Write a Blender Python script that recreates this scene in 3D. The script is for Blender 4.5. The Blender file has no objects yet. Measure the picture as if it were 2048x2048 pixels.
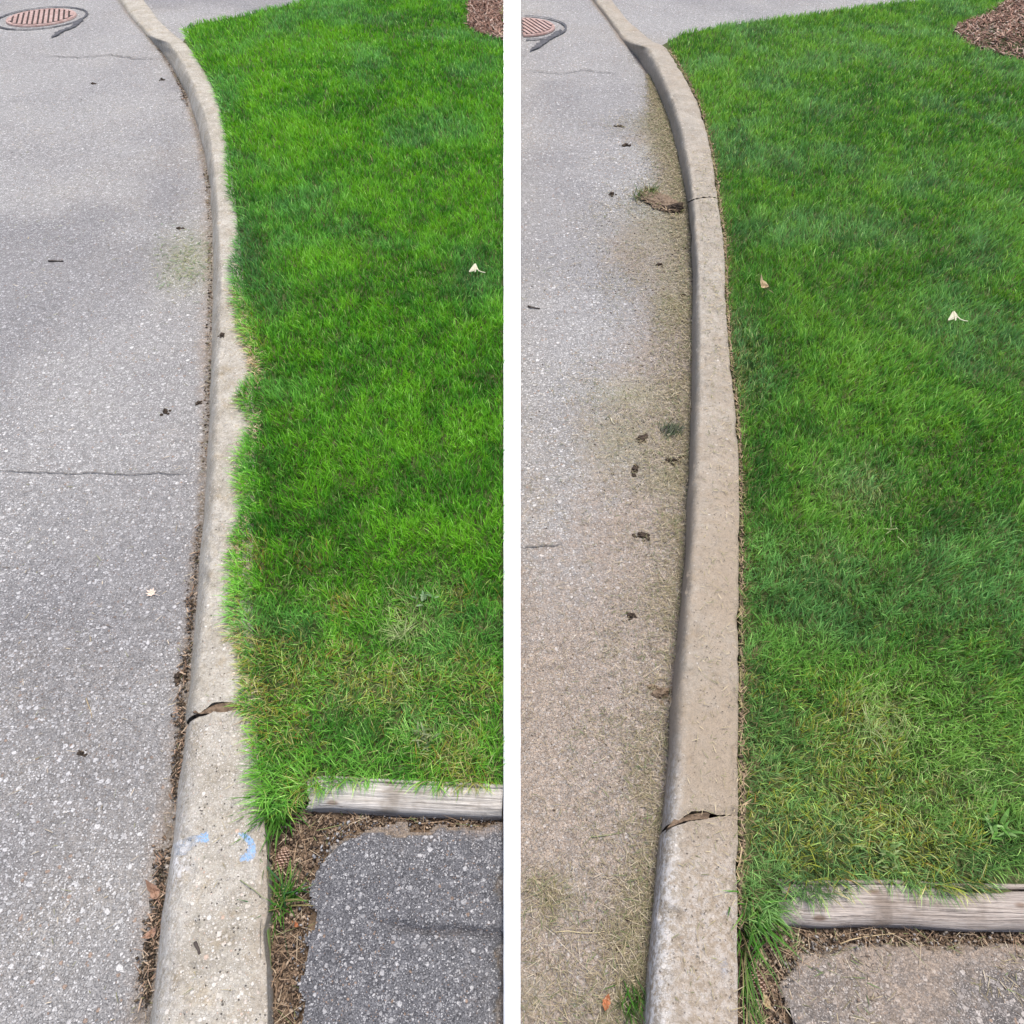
import bpy, bmesh, math, random
import numpy as np
from mathutils import Vector, Matrix, noise as mnoise
from mathutils.geometry import tessellate_polygon

random.seed(7)
RNG = np.random.default_rng(11)
sc = bpy.context.scene
COL = sc.collection
R = math.radians

# ------------------------------------------------------------------ camera, sky, sun, exposure
CAM_H, PITCH, FPX = 1.55, R(47.6), 1420.0
cam = bpy.data.cameras.new('camera')
cam_ob = bpy.data.objects.new('camera', cam)
COL.objects.link(cam_ob)
cam.sensor_width = 36.0
cam.lens = FPX / 2048 * 36.0
cam.clip_start, cam.clip_end = 0.02, 1000
cam_ob.location = (0, 0, CAM_H)
cam_ob.rotation_euler = (R(90) - PITCH, 0, 0)
sc.camera = cam_ob

SUN_DIR = Vector((0.12, 0.10, 1.0)).normalized()          # towards the sun: high, a little to the right
world = bpy.data.worlds.new('World')
sc.world = world
world.use_nodes = True
wn = world.node_tree
sky = wn.nodes.new('ShaderNodeTexSky')
sky.sky_type = 'NISHITA'
sky.sun_disc = False
sky.sun_elevation = math.asin(SUN_DIR.z)
sky.sun_rotation = math.atan2(SUN_DIR.x, SUN_DIR.y)
sky.dust_density = 3.0
sky.air_density = 0.7
bg = wn.nodes['Background']
bg.inputs['Strength'].default_value = 0.15
wn.links.new(sky.outputs[0], bg.inputs['Color'])
sun = bpy.data.lights.new('sun', 'SUN')
sun.energy = 2.2
sun.angle = R(16)
sun.color = (1.0, 0.95, 0.88)
sun_ob = bpy.data.objects.new('sun', sun)
COL.objects.link(sun_ob)
sun_ob.rotation_euler = SUN_DIR.to_track_quat('Z', 'Y').to_euler()
sc.view_settings.view_transform = 'Standard'
sc.view_settings.look = 'None'
sc.view_settings.exposure = 0.92
sc.view_settings.gamma = 1.0
sc.render.film_transparent = False
sc.cycles.max_bounces = 6
sc.cycles.transparent_max_bounces = 8

# ------------------------------------------------------------------ helpers: measuring
cp, sp = math.cos(PITCH), math.sin(PITCH)

def ground(u, v, z=0.0):
    """where the line of sight through a spot of the photograph meets height z (arrays allowed)"""
    u = np.asarray(u, float); v = np.asarray(v, float); z = np.asarray(z, float)
    a = (u - 1024) / FPX; b = -(v - 1024) / FPX
    dy = cp + b * sp; dz = -sp + b * cp
    t = (z - CAM_H) / dz
    return np.stack([a * t, dy * t, z + 0 * t], -1)

def spot(P):
    """the reverse: world points (n,3) -> photograph coordinates"""
    P = np.asarray(P, float)
    x, y, z = P[..., 0], P[..., 1], P[..., 2] - CAM_H
    dep = np.maximum(y * cp - z * sp, 1e-3)
    return 1024 + FPX * x / dep, 1024 - FPX * (y * sp + z * cp) / dep

def gp(u, v, z=0.0):
    return Vector(ground(u, v, z).tolist())

def inside(poly, x, y):
    poly = np.asarray(poly, float)
    c = np.zeros(x.shape, bool)
    j = len(poly) - 1
    for i in range(len(poly)):
        xi, yi = poly[i]; xj, yj = poly[j]
        if yi != yj:
            k = ((yi > y) != (yj > y)) & (x < (xj - xi) * (y - yi) / (yj - yi) + xi)
            c ^= k
        j = i
    return c

_G = np.random.default_rng(5).random((8, 256, 256))
def vnoise(x, y, scale, seed=0):
    x = np.asarray(x, float) * scale + 37.3 * seed; y = np.asarray(y, float) * scale + 11.7 * seed
    xi = np.floor(x).astype(int); yi = np.floor(y).astype(int)
    fx = x - xi; fy = y - yi
    fx = fx * fx * (3 - 2 * fx); fy = fy * fy * (3 - 2 * fy)
    g = _G[seed % 8]
    a = g[xi & 255, yi & 255]; b = g[(xi + 1) & 255, yi & 255]
    c = g[xi & 255, (yi + 1) & 255]; d = g[(xi + 1) & 255, (yi + 1) & 255]
    return (a * (1 - fx) + b * fx) * (1 - fy) + (c * (1 - fx) + d * fx) * fy

def fbm(x, y, scale, seed=0, oct=3):
    s = 0; a = 1; t = 0
    for o in range(oct):
        s = s + a * vnoise(x, y, scale * 2 ** o, seed + o); t += a; a *= 0.5
    return s / t

def sstep(a, b, x):
    t = np.clip((x - a) / (b - a), 0, 1)
    return t * t * (3 - 2 * t)

def lerp_list(pts, v):
    p = sorted(pts, key=lambda q: q[1])
    return np.interp(v, [q[1] for q in p], [q[0] for q in p])

def table(pts, v):
    return np.interp(v, [q[0] for q in pts], [q[1] for q in pts])

# ------------------------------------------------------------------ helpers: objects
def tag(o, label, cat, kind=None, group=None):
    o['label'] = label
    o['category'] = cat
    if kind: o['kind'] = kind
    if group: o['group'] = group
    return o

def empty(name, loc=(0, 0, 0)):
    o = bpy.data.objects.new(name, None)
    o.empty_display_size = 0.05
    o.location = loc
    COL.objects.link(o)
    return o

def link(name, me, mat, parent=None):
    o = bpy.data.objects.new(name, me)
    COL.objects.link(o)
    if mat: me.materials.append(mat)
    if parent:
        o.parent = parent
        o.matrix_parent_inverse = Matrix.Translation(parent.location).inverted() if parent.type == 'EMPTY' else Matrix()
    return o

def mesh_np(name, co, faces_flat, starts, colors=None, attrs=None):
    me = bpy.data.meshes.new(name)
    co = np.asarray(co, np.float32)
    me.vertices.add(len(co)); me.vertices.foreach_set('co', co.ravel())
    me.loops.add(len(faces_flat)); me.loops.foreach_set('vertex_index', np.asarray(faces_flat, np.int32))
    me.polygons.add(len(starts)); me.polygons.foreach_set('loop_start', np.asarray(starts, np.int32))
    me.update(calc_edges=True)
    if colors is not None:
        a = me.attributes.new('tint', 'FLOAT_COLOR', 'POINT')
        c = np.ones((len(co), 4), np.float32); c[:, :3] = colors
        a.data.foreach_set('color', c.ravel())
    for k, val in (attrs or {}).items():
        a = me.attributes.new(k, 'FLOAT', 'POINT')
        a.data.foreach_set('value', np.asarray(val, np.float32))
    return me

def quads(nr, nc, mask=None):
    i = np.arange(nr - 1)[:, None] * nc + np.arange(nc - 1)[None, :]
    q = np.stack([i, i + 1, i + nc + 1, i + nc], -1).reshape(-1, 4)
    if mask is not None:
        m = mask.reshape(-1)
        q = q[m[q].all(1)]
    return q

def grid_mesh(name, X, Y, Z, mask=None, attrs=None):
    nr, nc = X.shape
    q = quads(nr, nc, mask)
    co = np.stack([X, Y, Z], -1).reshape(-1, 3)
    used = np.zeros(len(co), bool); used[q.ravel()] = True
    idx = np.cumsum(used) - 1
    q = idx[q]
    at = {k: np.asarray(a).reshape(-1)[used] for k, a in (attrs or {}).items()}
    return mesh_np(name, co[used], q.ravel(), np.arange(len(q)) * 4, attrs=at)

def prism(name, pts, z0, z1):
    """flat-topped body over an outline given as world xy points"""
    bm = bmesh.new()
    top = [bm.verts.new((p[0], p[1], z1)) for p in pts]
    bot = [bm.verts.new((p[0], p[1], z0)) for p in pts]
    n = len(pts)
    for t in tessellate_polygon([[Vector((p[0], p[1], 0)) for p in pts]]):
        bm.faces.new([top[i] for i in t])
    for i in range(n):
        j = (i + 1) % n
        bm.faces.new((top[i], bot[i], bot[j], top[j]))
    bmesh.ops.recalc_face_normals(bm, faces=bm.faces)
    me = bpy.data.meshes.new(name); bm.to_mesh(me); bm.free()
    return me

def bm_mesh(name, bm, smooth=False):
    bmesh.ops.recalc_face_normals(bm, faces=bm.faces)
    me = bpy.data.meshes.new(name); bm.to_mesh(me); bm.free()
    if smooth:
        me.polygons.foreach_set('use_smooth', [True] * len(me.polygons))
    return me

# ------------------------------------------------------------------ materials
class NT:
    def __init__(s, name):
        s.m = bpy.data.materials.new(name); s.m.use_nodes = True
        s.t = s.m.node_tree; s.b = s.t.nodes['Principled BSDF']; s.out = s.t.nodes['Material Output']
        s.geo = None
    def n(s, typ, **kw):
        nd = s.t.nodes.new(typ)
        for k, v in kw.items(): setattr(nd, k, v)
        return nd
    def set(s, sock, v):
        if hasattr(v, 'is_output') or isinstance(v, bpy.types.NodeSocket): s.t.links.new(v, sock)
        elif isinstance(v, (tuple, list)) and len(v) == 3 and sock.type == 'RGBA': sock.default_value = (*v, 1)
        else: sock.default_value = v
    def pos(s):
        if not s.geo: s.geo = s.n('ShaderNodeNewGeometry')
        return s.geo.outputs['Position']
    def obj(s):
        return s.n('ShaderNodeTexCoord').outputs['Object']
    def mapped(s, vec, scale):
        nd = s.n('ShaderNodeMapping'); s.set(nd.inputs['Vector'], vec); nd.inputs['Scale'].default_value = scale
        return nd.outputs[0]
    def noise(s, scale, detail=3, rough=0.55, vec=None, dist=0.0):
        nd = s.n('ShaderNodeTexNoise'); s.set(nd.inputs['Vector'], vec or s.pos())
        nd.inputs['Scale'].default_value = scale; nd.inputs['Detail'].default_value = detail
        nd.inputs['Roughness'].default_value = rough; nd.inputs['Distortion'].default_value = dist
        return nd.outputs['Fac']
    def voro(s, scale, vec=None, feature='F1', rnd=1.0):
        nd = s.n('ShaderNodeTexVoronoi', feature=feature); s.set(nd.inputs['Vector'], vec or s.pos())
        nd.inputs['Scale'].default_value = scale; nd.inputs['Randomness'].default_value = rnd
        return nd
    def math(s, op, a, b=0.0, c=0.0, clamp=False):
        nd = s.n('ShaderNodeMath', operation=op); nd.use_clamp = clamp
        s.set(nd.inputs[0], a); s.set(nd.inputs[1], b); s.set(nd.inputs[2], c)
        return nd.outputs[0]
    def rng(s, x, a, b, lo=0.0, hi=1.0, smooth=True):
        nd = s.n('ShaderNodeMapRange', interpolation_type='SMOOTHSTEP' if smooth else 'LINEAR')
        s.set(nd.inputs['Value'], x)
        for k, v in (('From Min', a), ('From Max', b), ('To Min', lo), ('To Max', hi)): nd.inputs[k].default_value = v
        return nd.outputs['Result']
    def mix(s, f, a, b, mode='MIX'):
        nd = s.n('ShaderNodeMix', data_type='RGBA', blend_type=mode)
        s.set(nd.inputs[0], f); s.set(nd.inputs[6], a); s.set(nd.inputs[7], b)
        return nd.outputs[2]
    def ramp(s, f, stops):
        nd = s.n('ShaderNodeValToRGB'); s.set(nd.inputs[0], f)
        e = nd.color_ramp.elements
        while len(e) < len(stops): e.new(0.5)
        for el, (p, c) in zip(e, stops): el.position = p; el.color = (*c, 1) if len(c) == 3 else c
        return nd.outputs[0]
    def attr(s, name, col=False):
        nd = s.n('ShaderNodeAttribute'); nd.attribute_name = name
        return nd.outputs['Color' if col else 'Fac']
    def sep(s, c, i):
        nd = s.n('ShaderNodeSeparateColor'); s.set(nd.inputs[0], c); return nd.outputs[i]
    def bump(s, h, strength=0.5, dist=0.002, normal=None):
        nd = s.n('ShaderNodeBump'); s.set(nd.inputs['Height'], h)
        nd.inputs['Strength'].default_value = strength; nd.inputs['Distance'].default_value = dist
        if normal: s.set(nd.inputs['Normal'], normal)
        return nd.outputs[0]
    def fin(s, color, rough=0.85, spec=0.3, normal=None):
        s.set(s.b.inputs['Base Color'], color); s.set(s.b.inputs['Roughness'], rough)
        s.set(s.b.inputs['Specular IOR Level'], spec)
        if normal: s.set(s.b.inputs['Normal'], normal)
        return s.m

def asphalt(name, matrix_lo, matrix_hi, stone_lo, stone_hi, share=0.45, big=70.0, dirt_col=(0.248, 0.196, 0.150), masks=True, bump=0.7):
    t = NT(name)
    p = t.pos()
    w = t.n('ShaderNodeVectorMath', operation='MULTIPLY_ADD')
    nn = t.n('ShaderNodeTexNoise'); t.set(nn.inputs['Vector'], p); nn.inputs['Scale'].default_value = 140
    t.set(w.inputs[0], nn.outputs['Color']); w.inputs[1].default_value = (0.006,) * 3; t.set(w.inputs[2], p)
    pw = w.outputs[0]
    base = t.mix(t.rng(t.noise(420, 3, 0.7), 0.35, 0.68), matrix_lo, matrix_hi)
    base = t.mix(t.rng(t.noise(1.6, 4, 0.6), 0.35, 0.7), base, t.mix(1.0, base, (0.80, 0.80, 0.82), 'MULTIPLY'))
    base = t.mix(t.rng(t.noise(5.5, 3, 0.6), 0.45, 0.75, 0, 0.5), base, t.mix(1.0, base, (1.2, 1.18, 1.12), 'MULTIPLY'))
    base = t.mix(t.rng(t.noise(42, 4, 0.7), 0.38, 0.62), t.mix(1.0, base, (0.72, 0.72, 0.72), 'MULTIPLY'), base)
    base = t.mix(t.rng(t.noise(0.9, 3, 0.6), 0.5, 0.7, 0, 0.6), base, t.mix(1.0, base, (1.06, 1.0, 0.90), 'MULTIPLY'))
    col = base
    hs = None
    for sc_, sh, size, pw_ in ((big * 3.6, share * 1.75, 0.44, 1.4), (big * 1.9, share * 1.2, 0.40, 2.2), (big * 1.05, share * 0.85, 0.40, 1.9)):
        vo = t.voro(sc_, pw)
        r1 = t.sep(vo.outputs['Color'], 0); r2 = t.sep(vo.outputs['Color'], 1); r3 = t.sep(vo.outputs['Color'], 2)
        edge = t.math('SUBTRACT', t.math('ADD', t.math('MULTIPLY', r3, 0.22), size - 0.10), vo.outputs['Distance'])
        m = t.math('MULTIPLY', t.rng(edge, 0.0, 0.07), t.math('LESS_THAN', r1, sh))
        stone = t.mix(t.math('POWER', r2, pw_), stone_lo, stone_hi)
        stone = t.mix(t.math('LESS_THAN', r3, 0.10), stone, (0.30, 0.21, 0.15))
        stone = t.mix(t.rng(t.noise(900, 2), 0.3, 0.7, 0, 0.35), stone, matrix_lo)
        col = t.mix(t.math('MULTIPLY', m, 0.92), col, stone)
        hh = t.math('MULTIPLY', m, 0.35 + 40.0 / sc_)
        hs = hh if hs is None else t.math('MAXIMUM', hs, hh)
    pit = t.rng(t.noise(300, 3, 0.7), 0.52, 0.70)
    col = t.mix(t.math('MULTIPLY', pit, 0.55), col, tuple(c * 0.55 for c in matrix_lo))
    hs = t.math('SUBTRACT', t.math('ADD', hs, t.math('MULTIPLY', t.noise(350, 4, 0.7), 0.8)), t.math('MULTIPLY', pit, 0.6))
    if masks:
        d = t.attr('dirt')
        dn = t.math('ADD', t.math('MULTIPLY', d, 1.25), t.math('ADD', t.math('MULTIPLY', t.math('SUBTRACT', t.noise(55, 5, 0.75), 0.5), 1.3), t.math('MULTIPLY', t.math('SUBTRACT', t.noise(9, 4, 0.7), 0.5), 1.1)))
        dm = t.math('MULTIPLY', t.math('MULTIPLY', t.rng(dn, 0.15, 0.95), 0.86), t.rng(t.noise(190, 4, 0.7), 0.34, 0.58, 0.35, 1.0))
        dc = t.mix(t.rng(t.noise(45, 5, 0.75), 0.35, 0.65), tuple(c * 0.85 for c in dirt_col), tuple(c * 1.55 for c in dirt_col))
        dc = t.mix(t.rng(t.noise(240, 4, 0.75), 0.48, 0.66), dc, tuple(c * 0.45 for c in dirt_col))
        col = t.mix(dm, col, dc)
        g = t.math('MULTIPLY', t.attr('moss'), t.rng(t.noise(75, 5, 0.75), 0.30, 0.62))
        col = t.mix(g, col, t.mix(t.noise(160, 3, 0.7), (0.13, 0.155, 0.075), (0.30, 0.285, 0.15)))
        o = t.math('MULTIPLY', t.attr('humus'), t.rng(t.noise(80, 4, 0.7), 0.28, 0.6))
        col = t.mix(o, col, t.mix(t.noise(130, 3), (0.055, 0.042, 0.028), (0.17, 0.135, 0.09)))
        tone = t.attr('tone')
        col = t.mix(1.0, col, t.n('ShaderNodeCombineColor').outputs[0], 'MULTIPLY') if False else col
        col = t.mix(tone, col, t.mix(1.0, col, (0.62, 0.62, 0.66), 'MULTIPLY'))
    return t.fin(col, 0.9, 0.25, t.bump(hs, bump, 0.0022))

def concrete(name, base_lo, base_hi, dirt_col=(0.225, 0.180, 0.130), agg=1.0):
    t = NT(name)
    col = t.mix(t.rng(t.noise(9, 5, 0.65), 0.3, 0.7), base_lo, base_hi)
    col = t.mix(t.rng(t.noise(38, 4, 0.6), 0.4, 0.72, 0, 0.65), col, t.mix(1.0, col, (0.76, 0.75, 0.73), 'MULTIPLY'))
    fine = t.noise(520, 3, 0.75)
    col = t.mix(t.rng(t.noise(115, 5, 0.75), 0.42, 0.66, 0, 0.8), col, t.mix(1.0, col, (0.66, 0.64, 0.60), 'MULTIPLY'))
    col = t.mix(t.rng(fine, 0.46, 0.70, 0, 0.75), col, t.mix(1.0, col, (0.52, 0.50, 0.47), 'MULTIPLY'))
    col = t.mix(t.rng(t.noise(17, 5, 0.7), 0.50, 0.72, 0, 0.7), col, t.mix(1.0, col, (0.86, 0.76, 0.60), 'MULTIPLY'))
    wear = t.attr('wear')
    hs = t.math('MULTIPLY', fine, 0.5)
    for sc_, sh, size in ((300, 0.75, 0.42), (165, 0.60, 0.38), (80, 0.40, 0.36)):
        vo = t.voro(sc_)
        r1 = t.sep(vo.outputs['Color'], 0); r2 = t.sep(vo.outputs['Color'], 1); r3 = t.sep(vo.outputs['Color'], 2)
        edge = t.math('SUBTRACT', t.math('ADD', t.math('MULTIPLY', r3, 0.2), size - 0.1), vo.outputs['Distance'])
        m = t.math('MULTIPLY', t.rng(edge, 0.0, 0.08), t.math('LESS_THAN', r1, t.math('MULTIPLY', wear, sh * agg)))
        st = t.ramp(r2, [(0.0, (0.20, 0.185, 0.165)), (0.35, (0.40, 0.37, 0.32)), (0.7, (0.52, 0.48, 0.42)), (0.93, (0.62, 0.60, 0.56)), (1.0, (0.42, 0.27, 0.19))])
        col = t.mix(t.math('MULTIPLY', m, 0.62), col, st)
        hs = t.math('MAXIMUM', hs, t.math('MULTIPLY', m, 0.8))
    pv = t.voro(150)
    pr = t.sep(pv.outputs['Color'], 1)
    pit = t.math('MULTIPLY', t.rng(pv.outputs['Distance'], 0.30, 0.16), t.math('LESS_THAN', pr, t.math('MULTIPLY', wear, 0.16)))
    col = t.mix(t.math('MULTIPLY', pit, 0.85), col, (0.075, 0.065, 0.055))
    hs = t.math('SUBTRACT', hs, t.math('MULTIPLY', pit, 1.2))
    hs = t.math('ADD', hs, t.math('MULTIPLY', t.noise(120, 5, 0.7), 0.9))
    d = t.attr('dirt')
    dm = t.rng(t.math('ADD', d, t.math('MULTIPLY', t.math('SUBTRACT', t.noise(28, 5, 0.72), 0.5), 0.8)), 0.12, 0.95, 0, 0.85)
    dc = t.mix(t.noise(70, 4, 0.7), dirt_col, tuple(c * 1.4 for c in dirt_col))
    dc = t.mix(t.rng(t.noise(330, 3, 0.7), 0.52, 0.7, 0, 0.7), dc, tuple(c * 0.5 for c in dirt_col))
    col = t.mix(dm, col, dc)
    bl = t.math('MULTIPLY', t.attr('black'), t.rng(t.noise(50, 5, 0.75), 0.45, 0.68))
    col = t.mix(bl, col, (0.07, 0.068, 0.066))
    pa = t.math('MULTIPLY', t.attr('paint'), t.rng(t.noise(190, 4, 0.75), 0.64, 0.44))
    col = t.mix(t.math('MULTIPLY', pa, 0.8), col, t.mix(t.noise(60, 3), (0.11, 0.30, 0.62), (0.24, 0.44, 0.68)))
    pw = t.math('MULTIPLY', t.attr('pale'), t.rng(t.noise(70, 5, 0.75), 0.42, 0.60))
    col = t.mix(pw, col, (0.60, 0.59, 0.58))
    return t.fin(col, 0.92, 0.2, t.bump(hs, 1.0, 0.0025))

def blade_mat(name, trans=0.35, rough=0.5, spec=0.35):
    t = NT(name)
    c = t.attr('tint', True)
    t.fin(c, rough, spec)
    tr = t.n('ShaderNodeBsdfTranslucent'); t.set(tr.inputs[0], t.mix(1.0, c, (1.25, 1.15, 0.6), 'MULTIPLY'))
    mx = t.n('ShaderNodeMixShader'); mx.inputs[0].default_value = trans
    t.t.links.new(t.b.outputs[0], mx.inputs[1]); t.t.links.new(tr.outputs[0], mx.inputs[2])
    t.t.links.new(mx.outputs[0], t.out.inputs['Surface'])
    return t.m

def litter_mat(name):
    t = NT(name)
    return t.fin(t.attr('tint', True), 0.85, 0.2)

def speck(name, c0, c1, scale=60, rough=0.9, bump=0.6, dist=0.004, c2=None):
    t = NT(name)
    f = t.noise(scale, 5, 0.7)
    col = t.mix(t.rng(f, 0.35, 0.66), c0, c1)
    if c2: col = t.mix(t.rng(t.noise(scale * 3.1, 3, 0.7), 0.55, 0.7), col, c2)
    return t.fin(col, rough, 0.2, t.bump(f, bump, dist))

M_ROAD = asphalt('weathered_grey_asphalt', (0.195, 0.190, 0.183), (0.400, 0.391, 0.376), (0.225, 0.22, 0.212), (0.66, 0.65, 0.63), share=0.52, big=60, bump=1.0)
M_DRIVE_A = asphalt('dark_coarse_asphalt', (0.070, 0.070, 0.074), (0.185, 0.184, 0.190), (0.13, 0.13, 0.135), (0.50, 0.49, 0.48), share=0.48, big=84, bump=1.0)
M_DRIVE_B = asphalt('dusty_coarse_asphalt', (0.10, 0.09, 0.082), (0.18, 0.165, 0.15), (0.22, 0.20, 0.185), (0.48, 0.44, 0.40), share=0.44, big=95, bump=0.8)
M_FAR = asphalt('far_pavement_asphalt', (0.22, 0.22, 0.23), (0.31, 0.31, 0.32), (0.26, 0.26, 0.26), (0.45, 0.45, 0.44), masks=False)
M_KERB_A = concrete('pale_worn_concrete', (0.325, 0.298, 0.245), (0.45, 0.425, 0.372))
M_KERB_B = concrete('dusty_worn_concrete', (0.295, 0.272, 0.232), (0.395, 0.368, 0.318))
M_SOIL = speck('dark_thatch_soil', (0.030, 0.042, 0.012), (0.072, 0.088, 0.030), 45, c2=(0.16, 0.135, 0.075))
M_HUMUS = speck('dry_brown_soil', (0.075, 0.052, 0.034), (0.19, 0.135, 0.09), 70, bump=1.0, dist=0.006, c2=(0.055, 0.04, 0.028))
M_CLOD = speck('crumbly_dark_soil', (0.028, 0.022, 0.017), (0.085, 0.062, 0.044), 220, bump=1.0, dist=0.003)
M_SOD = speck('dry_sod_soil', (0.11, 0.078, 0.052), (0.22, 0.165, 0.115), 90, bump=1.0, dist=0.005)
M_BLADE = blade_mat('grass_blade')
M_LITTER = litter_mat('dry_litter')
M_TAR = speck('crack_filler_tar', (0.05, 0.05, 0.055), (0.10, 0.10, 0.105), 40, bump=0.3)
M_CRACK = speck('dark_crack_strip', (0.07, 0.067, 0.062), (0.15, 0.143, 0.13), 120, bump=0.3)  # dark tone of the thin flat strips laid along the road cracks

def wood(name, c_lo, c_hi):
    t = NT(name)
    o = t.obj()
    g = t.noise(6, 6, 0.68, t.mapped(o, (0.9, 55, 55)), 0.15)
    g2 = t.noise(10, 5, 0.7, t.mapped(o, (1.1, 110, 110)), 0.05)
    col = t.mix(t.rng(g, 0.34, 0.64), c_lo, c_hi)
    g3 = t.noise(3, 5, 0.75, t.mapped(o, (1.6, 140, 140)), 0.4)
    col = t.mix(t.rng(g2, 0.56, 0.70, 0, 0.6), col, tuple(c * 0.35 for c in c_lo))
    col = t.mix(t.rng(g3, 0.57, 0.63, 0, 0.85), col, tuple(c * 0.18 for c in c_lo))
    kv = t.voro(9, t.mapped(o, (1.0, 2.2, 2.2)))
    col = t.mix(t.rng(kv.outputs['Distance'], 0.16, 0.06, 0, 0.75), col, tuple(c * s for c, s in zip(c_lo, (0.5, 0.36, 0.26))))
    col = t.mix(t.rng(t.noise(9, 4, 0.65, o), 0.52, 0.74, 0, 0.7), col, tuple(c * s for c, s in zip(c_lo, (0.55, 0.5, 0.44))))
    h = t.math('ADD', t.math('MULTIPLY', g, 0.7), t.math('MULTIPLY', t.rng(g2, 0.5, 0.7), -0.8))
    return t.fin(col, 0.88, 0.2, t.bump(h, 0.7, 0.003))
M_WOOD_A = wood('silver_weathered_wood', (0.34, 0.31, 0.27), (0.52, 0.49, 0.445))
M_WOOD_B = wood('grey_brown_weathered_wood', (0.27, 0.228, 0.195), (0.42, 0.37, 0.325))

def white_divider_mat():
    t = NT('divider_white')
    c = t.mix(t.rng(t.noise(14, 5, 0.7), 0.4, 0.75, 0, 0.6), (0.84, 0.84, 0.83), (0.76, 0.755, 0.74))
    return t.fin(c, 0.7, 0.3, t.bump(t.noise(160, 4, 0.7), 0.25, 0.001))
M_WHITE = white_divider_mat()  # white of the added dividing strip only

def rust():
    t = NT('rusty_cast_iron')
    c = t.mix(t.rng(t.noise(40, 5, 0.7), 0.35, 0.65), (0.25, 0.155, 0.13), (0.37, 0.275, 0.245))
    return t.fin(c, 0.85, 0.3, t.bump(t.noise(150, 4), 0.4, 0.002))
M_RUST = rust()
M_PIT = speck('drain_shaft', (0.03, 0.026, 0.024), (0.07, 0.06, 0.055), 20)
def plain(name, c, c2, scale=80, rough=0.7, trans=0.0):
    t = NT(name)
    t.fin(t.mix(t.noise(scale, 4, 0.6), c, c2), rough, 0.25)
    if trans:
        tr = t.n('ShaderNodeBsdfTranslucent'); tr.inputs[0].default_value = (*c2, 1)
        mx = t.n('ShaderNodeMixShader'); mx.inputs[0].default_value = trans
        t.t.links.new(t.b.outputs[0], mx.inputs[1]); t.t.links.new(tr.outputs[0], mx.inputs[2])
        t.t.links.new(mx.outputs[0], t.out.inputs['Surface'])
    return t.m
M_PETAL = plain('cream_petal', (0.50, 0.45, 0.30), (0.72, 0.69, 0.53), 130, 0.6, 0.2)
M_PETAL_TIP = plain('petal_stem', (0.55, 0.50, 0.32), (0.7, 0.66, 0.48), 90)
M_LEAF_PALE = plain('bleached_leaf', (0.58, 0.46, 0.38), (0.70, 0.59, 0.50), 150)
M_LEAF_TAN = plain('tan_dead_leaf', (0.24, 0.165, 0.085), (0.46, 0.37, 0.22), 110)
M_LEAF_BROWN = plain('brown_dead_leaf', (0.19, 0.11, 0.075), (0.34, 0.22, 0.155), 110)
M_LEAF_RUST = plain('rust_dead_leaf', (0.28, 0.10, 0.045), (0.40, 0.17, 0.08), 110)
M_TWIG = plain('dark_twig_bark', (0.04, 0.032, 0.027), (0.085, 0.07, 0.06), 150, 0.85)
M_STEM = plain('dry_green_stem', (0.16, 0.18, 0.09), (0.26, 0.27, 0.15), 150, 0.8)
M_CONE = plain('pine_cone_scale', (0.09, 0.048, 0.03), (0.20, 0.115, 0.075), 160, 0.7)
M_CONE_TIP = plain('pine_cone_scale_tip', (0.30, 0.19, 0.135), (0.42, 0.30, 0.23), 160, 0.7)
M_WEED = blade_mat('weed_leaf', 0.2, 0.6, 0.2)

# ------------------------------------------------------------------ outlines measured off the photograph
GA = [(175,-100),(236,0),(265,40),(294,72),(323,103),(350,146),(371,186),(390,239),(406,302),(419,371),(423,451),(424,520),(424,580),(422,712),(416,871),(408,1020),(400,1106),(392,1212),(379,1339),(371,1450),(366,1520),(355,1580),(344,1696),(329,1797),(313,1903),(299,2013),(288,2100)]
TLA = [(184,-100),(245,0),(275,40),(305,72),(334,84),(352,106),(366,127),(387,175),(408,228),(419,281),(428,345),(433,424),(437,520),(439,580),(433,712),(428,845),(419,1053),(411,1159),(398,1265),(386,1392),(381,1461),(373,1553),(361,1685),(347,1797),(331,1924),(319,2013),(309,2100)]
TRA = [(228,-100),(288,0),(318,40),(347,66),(372,84),(395,118),(424,168),(441,217),(455,281),(463,345),(473,424),(482,500),(487,580),(495,660),(503,740),(508,850),(507,950),(505,1050),(503,1150),(503,1250),(506,1350),(510,1430),(516,1520),(524,1606),(530,1712),(532,1818),(530,1897),(532,2013),(532,2100)]
GB = [(1112,-100),(1185,0),(1215,40),(1244,80),(1273,111),(1300,154),(1321,196),(1337,239),(1353,302),(1366,360),(1376,413),(1383,477),(1384,516),(1385,633),(1384,739),(1382,845),(1378,951),(1374,1020),(1369,1106),(1361,1212),(1350,1329),(1342,1424),(1337,1520),(1329,1590),(1318,1686),(1310,1776),(1300,1882),(1289,2011),(1281,2100)]
TLB = [(1121,-100),(1194,0),(1224,40),(1254,78),(1293,96),(1313,130),(1329,164),(1347,212),(1363,265),(1376,329),(1384,398),(1389,477),(1394,553),(1396,659),(1394,792),(1390,898),(1385,1020),(1380,1080),(1372,1186),(1366,1297),(1356,1403),(1350,1520),(1342,1590),(1332,1686),(1324,1776),(1314,1882),(1305,2011),(1298,2100)]
TRB = [(1152,-100),(1225,0),(1257,40),(1305,80),(1331,90),(1355,127),(1376,164),(1395,201),(1411,249),(1424,307),(1432,360),(1440,424),(1448,477),(1451,527),(1452,595),(1456,659),(1463,739),(1472,818),(1477,871),(1479,951),(1480,1020),(1479,1159),(1479,1318),(1478,1520),(1478,1712),(1478,1965),(1478,2100)]
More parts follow.
